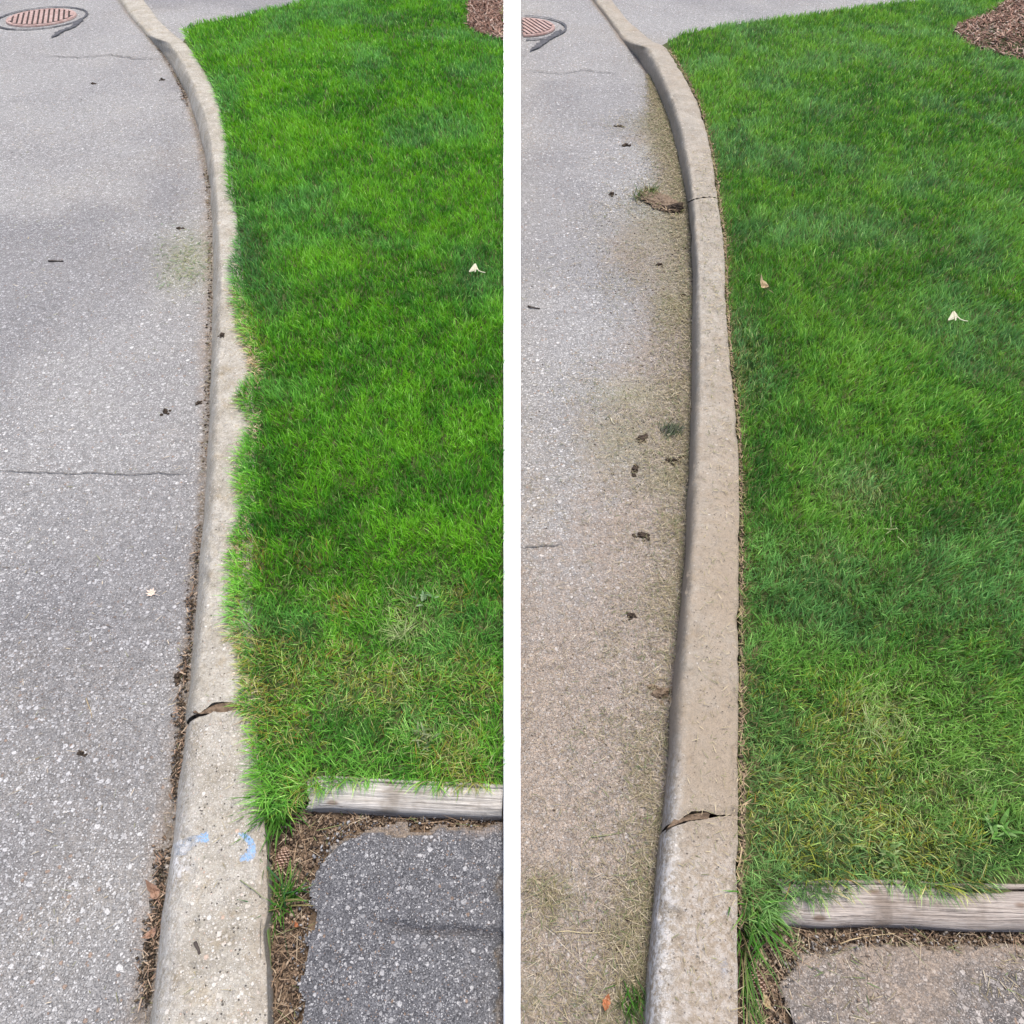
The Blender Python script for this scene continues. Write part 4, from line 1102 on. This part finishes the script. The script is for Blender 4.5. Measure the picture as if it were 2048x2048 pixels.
def grate(label, c, rad, half, ang):
    root = empty('drain_grate', (c.x, c.y, 0))
    tag(root, label, 'drain grate', 'thing', 'round drain grates in the road')
    # frame ring
    bm = bmesh.new()
    a0, a1 = (-math.pi / 2, math.pi / 2) if half else (0, 2 * math.pi)
    n = 40 if half else 72
    prof = [(rad * 1.0, 0.004), (rad * 1.0, 0.013), (rad * 1.10, 0.013), (rad * 1.12, 0.003)]
    rows = []
    for i in range(n + (1 if half else 0)):
        a = a0 + (a1 - a0) * i / n
        rows.append([bm.verts.new((c.x + r * math.cos(a), c.y + r * math.sin(a), z)) for r, z in prof])
    m = len(rows)
    for i in range(m - 1 if half else m):
        A, B = rows[i], rows[(i + 1) % m]
        for j in range(3): bm.faces.new((A[j], A[j + 1], B[j + 1], B[j]))
    link('frame', bm_mesh('frame', bm), M_RUST, root)
    # dark shaft seen between the bars
    bm = bmesh.new()
    vs = [bm.verts.new((c.x + rad * 1.01 * math.cos(a0 + (a1 - a0) * i / n), c.y + rad * 1.01 * math.sin(a0 + (a1 - a0) * i / n), 0.0052)) for i in range(n + (1 if half else 0))]
    bm.faces.new(vs)
    link('shaft', bm_mesh('shaft', bm), M_PIT, root)
    # slanting bars
    bm = bmesh.new()
    d = Vector((math.cos(ang), math.sin(ang), 0)); s = Vector((-d.y, d.x, 0))
    pitch_ = rad / 6.2; bw = pitch_ * 0.60
    for k in range(-6, 7):
        t = k * pitch_
        if abs(t) >= rad * 0.97: continue
        h = math.sqrt(rad * rad - t * t)
        segs = [(-h, h)]
        for e0, e1 in segs:
            if half:
                # keep the part with x > c.x
                pts = [e0, e1]
                f = lambda e: (s * t + d * e).x
                if abs(d.x) > 1e-6:
                    ez = -(s * t).x / d.x
                    if d.x > 0: e0 = max(e0, ez)
                    else: e1 = min(e1, ez)
                if e1 - e0 < 0.01: continue
            q = [c + s * (t + bw / 2 * a) + d * e for a, e in ((-1, e0), (1, e0), (1, e1), (-1, e1))]
            lo = [bm.verts.new((p.x, p.y, 0.006)) for p in q]; hi = [bm.verts.new((p.x, p.y, 0.017)) for p in q]
            bm.faces.new(hi)
            for i in range(4): bm.faces.new((lo[i], lo[(i + 1) % 4], hi[(i + 1) % 4], hi[i]))
    link('bars', bm_mesh('bars', bm), M_RUST, root)
    return root
cA = gp(84, 37, 0); cB = gp(1046, 56, 0)
grate('round rusty drain grate in the left road near the dropped kerb', cA, 0.235, False, R(112))
grate('half round rusty drain grate in the right road against the white edging', cB, 0.225, True, R(112))

def tar_ring(c, r, a0, a1, tail, label, seed):
    pts = [(c.x + r * math.cos(a), c.y + r * math.sin(a) ) for a in np.linspace(a0, a1, 40)]
    bmn = ribbon('tar_seam', pts, 0.028, 0.0075, M_TAR, 0.04, seed, False)
    tag(link('tar_seam', bmn, M_TAR), label + ' ring', 'tar seam', 'structure')
    tp = [tuple(gp(*q, 0))[:2] for q in tail]
    tag(link('tar_seam', ribbon('tar_seam', tp, 0.065, 0.0078, M_TAR, 0.05, seed + 1), M_TAR), label + ' tail', 'tar seam', 'structure')
tar_ring(cA, 0.34, 0, 2 * math.pi, [(162,38),(158,46),(145,56),(125,63),(104,77)], 'dark tar seam round the left grate', 3)
tar_ring(cB, 0.335, -math.pi / 2 + 0.05, math.pi / 2 - 0.05, [(1124,60),(1117,66),(1103,76),(1085,87),(1060,104)], 'dark tar seam round the right grate', 5)

for pts, w, lab in (
    ([(-20,940),(60,946),(110,946),(160,950),(200,946),(260,952),(310,948),(360,950),(404,946)], 0.0045, 'thin crack running across the left road'),
    ([(95,113),(160,116),(220,110),(270,118),(330,118)], 0.011, 'old crack across the far left road'),
    ([(1048,140),(1120,148),(1170,140),(1210,146),(1238,150)], 0.010, 'old crack across the far right road'),
    ([(1043,1093),(1085,1092),(1125,1087)], 0.005, 'short crack on the right road beside the white edging')):
    tag(link('road_crack', ribbon('road_crack', [tuple(gp(*q, 0))[:2] for q in pts], w, 0.0062, M_CRACK, 0.5, 11), M_CRACK), lab, 'crack', 'structure')

# ------------------------------------------------------------------ small things
def lump(c, sx, sy, sz, seed, rot=0.0, sub=3, amp=0.35):
    bm = bmesh.new()
    bmesh.ops.create_icosphere(bm, subdivisions=sub, radius=1)
    for v in bm.verts: v.co *= 1 + 0.22 * mnoise.noise(v.co * 9 + Vector((0, 0, seed)))
    for v in bm.verts:
        d = 1 + amp * mnoise.noise(v.co * 1.6 + Vector((seed, 0, 0))) + amp * 0.6 * mnoise.noise(v.co * 4.5 + Vector((0, seed, 0)))
        p = v.co * d
        x, y = p.x * sx, p.y * sy
        v.co = Vector((c.x + x * math.cos(rot) - y * math.sin(rot), c.y + x * math.sin(rot) + y * math.cos(rot), c.z + max(p.z, -0.55) * sz + 0.5 * sz))
    return bm

def clod(u, v, sx, sy, sz, seed, label, rot=0.0, z=0.0, group='soil clods fallen on the roads', mat=None):
    rr = random.Random(seed * 13)
    c = gp(u, v, z)
    bm = lump(c, sx * 0.8, sy * 0.8, sz, seed, rot, 3, 0.55)
    for k in range(rr.randint(5, 11)):                     # crumbs broken off around it
        f = rr.uniform(0.08, 0.42) if k > 2 else rr.uniform(0.4, 0.7)
        a = rr.uniform(0, 6.28); d = rr.uniform(0.6, 1.9)
        x, y = d * sx * math.cos(a), d * sy * math.sin(a)
        p = c + Vector((x * math.cos(rot) - y * math.sin(rot), x * math.sin(rot) + y * math.cos(rot), 0))
        b2 = lump(p, sx * f, sy * f, sz * f, seed + k + 1, rr.uniform(0, 3), 2, 0.5)
        tmp = bpy.data.meshes.new('tmp'); b2.to_mesh(tmp); b2.free(); bm.from_mesh(tmp); bpy.data.meshes.remove(tmp)
    tag(link('soil_clod', bm_mesh('soil_clod', bm), mat or M_CLOD), label, 'soil clod', 'thing', group)
clod(331, 825, 0.009, 0.010, 0.008, 1, 'dark round clod on the left road, well away from the kerb')
clod(398, 807, 0.008, 0.007, 0.006, 2, 'small dark clod close to the left kerb')
clod(357, 458, 0.015, 0.007, 0.006, 3, 'flat dark clod on the far left road near the green stain')
clod(444, 671, 0.008, 0.009, 0.006, 4, 'dark speck of soil on top of the left kerb', z=H_A)
clod(163, 1507, 0.008, 0.006, 0.005, 5, 'small dark clod alone on the near left road')
clod(324, 160, 0.010, 0.009, 0.008, 6, 'dark clod on the far left road by the curve of the kerb')
clod(186, 168, 0.013, 0.007, 0.006, 7, 'dark crumb alone on the far left road')
clod(1281, 879, 0.016, 0.012, 0.009, 8, 'crumbly dark clod left of the green tuft on the right road')
clod(1269, 941, 0.012, 0.013, 0.010, 9, 'round dark clod standing alone on the right road')
clod(1344, 924, 0.015, 0.010, 0.010, 10, 'dark clod with a trail of crumbs by the right kerb')
clod(1362, 916, 0.017, 0.004, 0.005, 11, 'thin trail of dark soil leading to the right kerb', rot=0.55)
clod(1366, 593, 0.016, 0.008, 0.008, 12, 'black clod against the foot of the right kerb')
clod(1319, 531, 0.017, 0.008, 0.007, 13, 'flat dark clod amid the clippings on the right road')
clod(1224, 390, 0.014, 0.013, 0.010, 14, 'small dark clod left of the strip of turf')
clod(1240, 253, 0.024, 0.008, 0.006, 15, 'long dark crumb on the far right road', rot=-0.4)
clod(1252, 291, 0.018, 0.011, 0.008, 16, 'dark speck above the turf strip on the right road')
clod(1283, 1073, 0.016, 0.010, 0.010, 17, 'brown clod among clippings midway down the right road')
clod(1323, 1388, 0.024, 0.016, 0.012, 18, 'pale brown clod beside the lower right kerb', mat=M_SOD)
clod(1262, 1233, 0.012, 0.008, 0.008, 19, 'small brown clod on the lower right road')
clod(1258, 1842, 0.006, 0.006, 0.006, 20, 'tiny dark clod among straw near the bottom right kerb')
clod(1238, 1894, 0.006, 0.005, 0.005, 21, 'tiny dark clod right of the lying straw stems')
clod(358, 1355, 0.010, 0.012, 0.010, 22, 'dark clod in the left gutter above the kerb crack')

# strip of turf fallen on the right road
tr = empty('turf_strip', gp(1330, 405, 0))
tag(tr, 'strip of cut turf lying upside down on the right road', 'turf', 'thing')
a, b = gp(1296, 394, 0), gp(1350, 424, 0)
mid_ = (a + b) / 2; dv = b - a
link('sod', bm_mesh('sod', lump(mid_, dv.length * 0.54, 0.058, 0.018, 31, math.atan2(dv.y, dv.x), 5, 0.4)), M_SOD, tr)
link('soil_lump', bm_mesh('soil_lump', lump(gp(1351, 424, 0), 0.032, 0.026, 0.024, 33, 0, 4, 0.6)), M_CLOD, tr)
def turf_roots(parent):
    n = 420; f = RNG.random(n)
    P = np.array([tuple(a.lerp(b, t)) for t in f]) + np.stack([RNG.normal(0, 0.022, n), RNG.normal(0, 0.030, n), 0.008 + 0.012 * RNG.random(n)], -1)
    pt = lying(P, 0.015 + 0.03 * RNG.random(n), 0.0016 + 0.0016 * RNG.random(n), pick(n, [(0.28,0.21,0.14),(0.18,0.13,0.085),(0.12,0.085,0.055),(0.24,0.23,0.11)]))
    stuff_mesh('roots', [pt], M_LITTER, parent)['kind'] = 'stuff'
turf_roots(tr)
def tuft(name, c, n, L, W, spread, cols, parent=None, lean=(0.2, 1.1), yaw0=None, yspread=3.14):
    P = np.array([c]) + np.stack([RNG.normal(0, spread, n), RNG.normal(0, spread, n), np.zeros(n)], -1)
    yaw = RNG.random(n) * 6.283 if yaw0 is None else yaw0 + RNG.normal(0, yspread, n)
    a0 = lean[0] + 0.5 * RNG.random(n); a1 = a0 + lean[1] * RNG.random(n)
    c_ = pick(n, cols)
    pt = blades(P, yaw, L * (0.55 + 0.6 * RNG.random(n)), W * (0.7 + 0.6 * RNG.random(n)), a0, a1, c_ * 0.7, c_ * 1.15, 4)
    return stuff_mesh(name, [pt], M_BLADE, parent)
GRN = [(0.05,0.17,0.015),(0.09,0.24,0.03),(0.14,0.27,0.05)]
OLV = [(0.07,0.12,0.04),(0.10,0.15,0.05),(0.2,0.18,0.08)]
tuft('grass_tuft', tuple(gp(1288, 396, 0.004)), 110, 0.055, 0.0034, 0.028, OLV + GRN[:1], tr, (0.5, 0.9))
tuft('grass_tuft', tuple(gp(1301, 384, 0.004)), 60, 0.06, 0.0034, 0.018, OLV, tr, (0.4, 0.9))

o = tuft('grass_tuft', tuple(gp(1338, 866, 0.004)), 150, 0.045, 0.0024, 0.014, [(0.05,0.075,0.035),(0.08,0.11,0.05),(0.05,0.05,0.035)], None, (0.8, 0.7), 0.8, 0.5)
tag(o, 'dark green grass tuft with soil lying on the right road', 'grass tuft', 'thing')
o = tuft('grass_tuft', tuple(gp(1262, 1985, 0.003)), 60, 0.075, 0.0022, 0.014, GRN + OLV, None, (0.3, 1.0), -1.6, 0.5)
tag(o, 'small green grass tuft growing by the bottom of the right kerb', 'grass tuft', 'thing')
o = tuft('grass_tuft', tuple(gp(566, 1808, 0.05)), 85, 0.085, 0.0030, 0.012, GRN + [(0.05,0.15,0.05),(0.30,0.27,0.11)], None, (0.35, 0.9))
tag(o, 'green grass tuft growing in soil between the left kerb and dark driveway', 'grass tuft', 'thing')
o = tuft('grass_tuft', tuple(gp(1098, 1800, 0.004)), 34, 0.05, 0.0013, 0.022, [(0.33,0.29,0.12),(0.22,0.22,0.08),(0.12,0.16,0.05),(0.4,0.33,0.19)], None, (1.0, 0.6))
tag(o, 'loose heap of yellowed cut grass on the lower right road', 'grass heap', 'thing')
# long blades hanging down the lawn-side foot of each kerb
for nm, pts, z, lab in (('left', [(537,1625),(540,1660),(536,1700),(536,1740),(538,1780),(540,1830)], 0.05, 'long grass blades trailing along the lawn side of the left kerb'),
                        ('right', [(1486,1850),(1492,1880),(1486,1910),(1490,1940),(1490,1980),(1494,2010)], 0.05, 'long grass blades trailing along the lawn side of the right kerb')):
    ps = []
    for (u, v) in pts:
        m = 8
        P = ground(u + RNG.normal(0, 4, m), v + RNG.normal(0, 10, m), np.full(m, z + 0.006))
        c_ = pick(m, GRN + [(0.33,0.28,0.14),(0.16,0.2,0.07)])
        ps.append(blades(P, -1.57 + RNG.normal(0, 0.35, m), 0.06 + 0.06 * RNG.random(m), 0.0018 + 0.0012 * RNG.random(m), 0.6 + 0.5 * RNG.random(m), 1.4 + 0.3 * RNG.random(m), c_ * 0.8, c_, 4))
    tag(stuff_mesh('trailing_grass', ps, M_BLADE), lab, 'grass', 'stuff')
# corner tufts where the lawns spill past the timbers
for (u, v, m, lab) in ((556, 1612, 170, 'bright grass tuft spilling past the end of the left timber'), (1508, 1822, 130, 'green grass tuft spilling past the end of the right timber')):
    o = tuft('grass_tuft', tuple(gp(u, v, 0.07)), m, 0.085, 0.0030, 0.016, GRN, None, (0.5, 0.9), -1.7, 0.9)
    tag(o, lab, 'grass tuft', 'thing')

# bleached crabgrass rosettes and broad weeds in the lawns
def rosette(u, v, n, L, W, cols, label, z=ZL + 0.018, name='crabgrass', cat='weed', lean=(0.55, 1.1)):
    o = tuft(name, tuple(gp(u, v, z)), n, L, W, 0.010, cols, None, lean)
    o.data.materials[0] = M_WEED
    return tag(o, label, cat, 'thing')
PALE = [(0.25,0.34,0.12),(0.17,0.29,0.07),(0.36,0.38,0.20)]
rosette(800, 1270, 46, 0.050, 0.0019, PALE, 'pale bleached crabgrass rosette in the lower left lawn')
rosette(1742, 1462, 46, 0.050, 0.0019, PALE, 'pale bleached crabgrass rosette in the lower right lawn')
rosette(852, 1195, 9, 0.022, 0.008, [(0.13,0.22,0.10),(0.2,0.29,0.15)], 'small broadleaf weed by a dark gap in the left lawn', name='broadleaf_weed')
rosette(1775, 1712, 34, 0.027, 0.0045, [(0.13,0.22,0.07),(0.20,0.26,0.11),(0.10,0.20,0.045),(0.17,0.23,0.08)], 'greyish broadleaf weed at the near edge of the right lawn', name='broadleaf_weed', z=ZL + 0.015, lean=(0.5, 1.2))
rosette(845, 1478, 26, 0.032, 0.0055, [(0.15,0.2,0.09),(0.24,0.28,0.15),(0.12,0.18,0.05)], 'greyish broadleaf weed at the near edge of the left lawn', name='broadleaf_weed', z=ZL + 0.015, lean=(0.5, 1.2))
rosette(2000, 1660, 18, 0.045, 0.007, [(0.11,0.25,0.05),(0.18,0.30,0.10),(0.08,0.2,0.03)], 'fresh broadleaf weed near the split timber', name='broadleaf_weed', z=ZL + 0.015, lean=(0.5, 1.2))
rosette(1790, 1058, 6, 0.034, 0.003, [(0.42,0.46,0.24)], 'pale seed head lying in the right lawn', name='seed_head', lean=(1.3, 0.3))

# winged seeds / petals on the lawns
def leaf_mesh(name, outline, c, scale, rot, curl, z_amp=0.25, thick=0.0006, tilt=0.0):
    """a thin leaf: outline in local units, domed and tilted, given real thickness"""
    bm = bmesh.new()
    cx = sum(p[0] for p in outline) / len(outline); cy = sum(p[1] for p in outline) / len(outline)
    def place(x, y, zz):
        zc = curl * (x * x + y * y) * scale + tilt * y * scale + zz
        X = (x * math.cos(rot) - y * math.sin(rot)) * scale; Y = (x * math.sin(rot) + y * math.cos(rot)) * scale
        return (c.x + X, c.y + Y, c.z + zc)
    for sgn in (0, thick):
        rings = []
        for f in (1.0, 0.6, 0.25):
            rings.append([bm.verts.new(place(cx + (p[0] - cx) * f, cy + (p[1] - cy) * f, sgn + z_amp * scale * 0.35 * mnoise.noise((p[0] * 4 * f, p[1] * 4 * f, 2)))) for p in outline])
        ctr = bm.verts.new(place(cx, cy, sgn))
        n = len(outline)
        for A, B in zip(rings[:-1], rings[1:]):
            for i in range(n): bm.faces.new((A[i], A[(i + 1) % n], B[(i + 1) % n], B[i]))
        for i in range(n): bm.faces.new((rings[-1][i], rings[-1][(i + 1) % n], ctr))
        if sgn == 0: low = rings[0]
        else:
            for i in range(n): bm.faces.new((low[i], rings[0][i], rings[0][(i + 1) % n], low[(i + 1) % n]))
    return bm_mesh(name, bm)

def stick(name, pts, r0, r1, mat, parent=None, seed=1):
    bm = bmesh.new(); rows = []
    n = len(pts)
    for i, p in enumerate(pts):
        d = (pts[min(n - 1, i + 1)] - pts[max(0, i - 1)]).normalized()
        s = d.cross(Vector((0, 0, 1))).normalized(); t = s.cross(d)
        r = (r0 + (r1 - r0) * i / (n - 1)) * (1 + 0.25 * mnoise.noise((i * 0.9, seed, 0)))
        rows.append([bm.verts.new(p + (s * math.cos(a) + t * math.sin(a)) * r) for a in np.linspace(0, 2 * math.pi, 7)[:-1]])
    for A, B in zip(rows[:-1], rows[1:]):
        for i in range(6): bm.faces.new((A[i], A[(i + 1) % 6], B[(i + 1) % 6], B[i]))
    bm.faces.new(rows[0][::-1]); bm.faces.new(rows[-1])
    return link(name, bm_mesh(name, bm, True), mat, parent)

def winged_seed(u, v, label):
    z = ZL + 0.043
    c = gp(u, v, z)
    root = empty('winged_seed', c)
    tag(root, label, 'winged seed', 'thing', 'cream winged seeds on the lawns')
    k = 1.05
    wing = [(0.05,1.0),(-0.15,0.85),(-0.75,0.05),(-1.25,-0.55),(-1.15,-0.75),(-0.65,-0.66),(-0.12,-0.55),(0.16,-0.15),(0.34,0.4)]
    link('wing', leaf_mesh('wing', wing, c, 0.017 * k, 0, -0.1, 0.4, tilt=0.55), M_PETAL, root)
    wing2 = [(0.0,1.05),(0.22,0.9),(0.45,0.2),(0.7,-0.3),(0.6,-0.5),(0.25,-0.45),(0.2,-0.85),(-0.05,-0.95),(-0.1,-0.3),(-0.1,0.4)]
    link('wing', leaf_mesh('wing', wing2, c + Vector((0.002, 0, 0.002)), 0.017 * k, 0, -0.1, 0.4, tilt=0.55), M_PETAL, root)
    stick('stalk', [c + Vector((x * k, y * k, z_)) for x, y, z_ in ((0.009, -0.004, 0.001), (0.017, -0.014, -0.004), (0.028, -0.019, -0.006), (0.041, -0.022, -0.007))], 0.0020, 0.0016, M_PETAL_TIP, root)
    return root
winged_seed(949, 536, 'cream winged seed resting on the left lawn near the white edging')
winged_seed(1908, 632, 'cream winged seed resting on the right side of the right lawn')

MAPLE = [(0,-1),(0.25,-0.45),(0.8,-0.55),(0.6,-0.2),(1.1,0.1),(0.6,0.25),(0.65,0.7),(0.3,0.5),(0.1,1.15),(-0.15,0.5),(-0.6,0.75),(-0.55,0.2),(-1.05,0.05),(-0.55,-0.2),(-0.7,-0.65),(-0.2,-0.45)]
OVAL = [(0,-1.1),(0.3,-0.7),(0.38,-0.45),(0.62,-0.1),(0.5,0.2),(0.56,0.4),(0.25,0.8),(0.05,1.25),(-0.2,0.85),(-0.42,0.5),(-0.36,0.25),(-0.55,-0.1),(-0.4,-0.5),(-0.2,-0.8)]
def dead_leaf(u, v, s, z, rot, curl, mat, label, tilt=0.0, stalk=True):
    c = gp(u, v, z)
    root = empty('dead_leaf', c)
    tag(root, label, 'leaf', 'thing')
    link('leaf_blade', leaf_mesh('leaf_blade', MAPLE if mat in (M_LEAF_PALE,) else OVAL, c, s, rot, curl, 1.2, tilt=tilt), mat, root)
    if stalk:
        d = Vector((math.cos(rot - 1.57), math.sin(rot - 1.57), 0))
        stick('leaf_stalk', [c + d * s * 0.7 + Vector((0, 0, 0.001)), c + d * s * 1.3 + Vector((0, 0, 0.004)), c + d * s * 1.9 + Vector((0.003, 0, 0.003))], 0.0009, 0.0006, mat, root)
    return root
dead_leaf(303, 1187, 0.0135, 0.004, 1.2, 0.35, M_LEAF_PALE, 'bleached pinkish leaf on the left road near the kerb', 0.15)
dead_leaf(1528, 574, 0.028, ZL + 0.050, 0.4, 0.7, M_LEAF_TAN, 'curled tan dead leaf on the right lawn near the kerb', 0.2)
dead_leaf(310, 1786, 0.017, 0.012, 0.7, 0.9, M_LEAF_BROWN, 'brown curled leaf in the left gutter, upper of the two', 0.4)
dead_leaf(305, 1868, 0.014, 0.010, 2.2, 0.9, M_LEAF_BROWN, 'brown crumpled leaf in the left gutter nearest the bottom', -0.3)
dead_leaf(1213, 2006, 0.013, 0.008, 2.8, 0.8, M_LEAF_RUST, 'rust coloured leaf among clippings at the bottom of the right road', 0.3, False)
dead_leaf(592, 1850, 0.007, 0.060, 1.0, 0.8, M_LEAF_RUST, 'small orange leaf scrap by the edge of the dark driveway', 0.2, False)
dead_leaf(1532, 2004, 0.012, 0.062, 0.3, 0.5, M_LEAF_TAN, 'flat tan leaf scrap on the soil below the right pine cone', 0.0, False)

def twig(pix, r0, r1, label, mat=None, z=0.004, name='twig'):
    pts = [gp(u, v, z + 0.002 * math.sin(i * 1.7)) for i, (u, v) in enumerate(pix)]
    o = stick(name, pts, r0, r1, mat or M_TWIG)
    return tag(o, label, name.replace('_', ' '), 'thing')
twig([(97,522),(104,521.5),(112,522),(119,522.5),(126,522)], 0.0042, 0.003, 'short dark twig lying alone on the left road')
twig([(1056,612),(1064,614.5),(1072,616),(1080,617)], 0.0036, 0.0022, 'short dark twig on the right road beside the white edging')
twig([(1183,1674),(1200,1672),(1222,1669),(1245,1665)], 0.0014, 0.0009, 'pale green stem lying on the lower right road', M_STEM, 0.004, 'green_straw')
twig([(1112,1864),(1135,1862),(1165,1866),(1195,1866),(1210,1862)], 0.0012, 0.0008, 'long dry straw stem lying across the bottom of the right road', plain('straw_stem', (0.36,0.30,0.17), (0.46,0.40,0.26)), 0.006, 'straw_stem')
twig([(480,1760),(492,1768),(506,1778),(519,1789),(528,1797)], 0.0011, 0.0007, 'dark bent stem lying over the edge of the left kerb', M_STEM, H_A + 0.004, 'bent_straw')
twig([(390,1885),(393,1892),(397,1900),(399,1909)], 0.0032, 0.002, 'short dark twig on top of the near left kerb', None, H_A + 0.003)
twig([(172,1396),(176,1408),(181,1421),(184,1436)], 0.0011, 0.0007, 'pale straw stem lying on the near left road', M_LEAF_TAN, 0.004, 'straw_stem')
twig([(1222,836),(1224,843),(1230,849)], 0.0022, 0.0015, 'short cream stem among clippings on the right road', M_PETAL, 0.004, 'straw_stem')
twig([(1342,795),(1348,787),(1358,784),(1366,782)], 0.0014, 0.001, 'pale bent straw stem by the foot of the right kerb', M_PETAL, 0.005, 'straw_stem')
twig([(1680,1888),(1700,1880),(1730,1873),(1790,1867)], 0.0013, 0.0008, 'long pale stem along the foot of the right timber', M_LEAF_TAN, 0.066, 'straw_stem')

def pine_cone(u, v, length, width, rot, label):
    c = gp(u, v, 0.062)
    root = empty('pine_cone', c)
    tag(root, label, 'pine cone', 'thing', 'pine cones in the soil strips')
    ax = Vector((math.cos(rot), math.sin(rot), 0.12)).normalized()
    sd = ax.cross(Vector((0, 0, 1))).normalized(); up = sd.cross(ax)
    core = lump(Vector((0, 0, 0)), 1, 1, 1, 3, 0, 2, 0.05)
    for vtx in core.verts:
        p = vtx.co - Vector((0, 0, 0.5))
        vtx.co = c + ax * p.x * length * 0.46 + sd * p.y * width * 0.30 + up * p.z * width * 0.30
    link('cone_core', bm_mesh('cone_core', core, True), M_CONE, root)
    bs = bmesh.new(); bt = bmesh.new()
    N = 84
    for i in range(N):
        t = (i + 0.5) / N
        th = i * 2.39996
        x = (t - 0.5) * length
        r = width * 0.5 * math.sin(math.pi * min(1, 0.12 + 0.83 * t)) ** 0.7
        rad = sd * math.cos(th) + up * math.sin(th); tan = ax.cross(rad)
        base = c + ax * (x - length * 0.02) + rad * r * 0.45
        tipp = c + ax * (x + length * 0.05) + rad * r
        w = width * 0.105 * (0.6 + 0.6 * math.sin(math.pi * t))
        th_ = rad.cross(tan) * 0  # flat scale with a thick lip
        n_ = (tipp - base).cross(tan).normalized() * 0.0007
        q = [base - tan * w * 0.5, base + tan * w * 0.5, tipp + tan * w, tipp - tan * w]
        lo = [bs.verts.new(p - n_) for p in q]; hi = [bs.verts.new(p + n_) for p in q]
        bs.faces.new(lo[::-1]); bs.faces.new(hi)
        for k in range(4): bs.faces.new((lo[k], lo[(k + 1) % 4], hi[(k + 1) % 4], hi[k]))
        e = rad * width * 0.035; f = ax * width * 0.045
        q2 = [tipp - tan * w * 1.0 - f, tipp + tan * w * 1.0 - f, tipp + tan * w * 0.7 + f, tipp - tan * w * 0.7 + f]
        lo = [bt.verts.new(p) for p in q2]; top = bt.verts.new(tipp + e)
        bt.faces.new(lo[::-1])
        for k in range(4): bt.faces.new((lo[k], lo[(k + 1) % 4], top))
    link('cone_scales', bm_mesh('cone_scales', bs), M_CONE, root)
    link('scale_tips', bm_mesh('scale_tips', bt), M_CONE_TIP, root)
pine_cone(565, 1719, 0.040, 0.028, R(80), 'small brown pine cone in the soil beside the left kerb')
pine_cone(1516, 1962, 0.042, 0.026, R(95), 'small brown pine cone in the soil beside the right kerb')
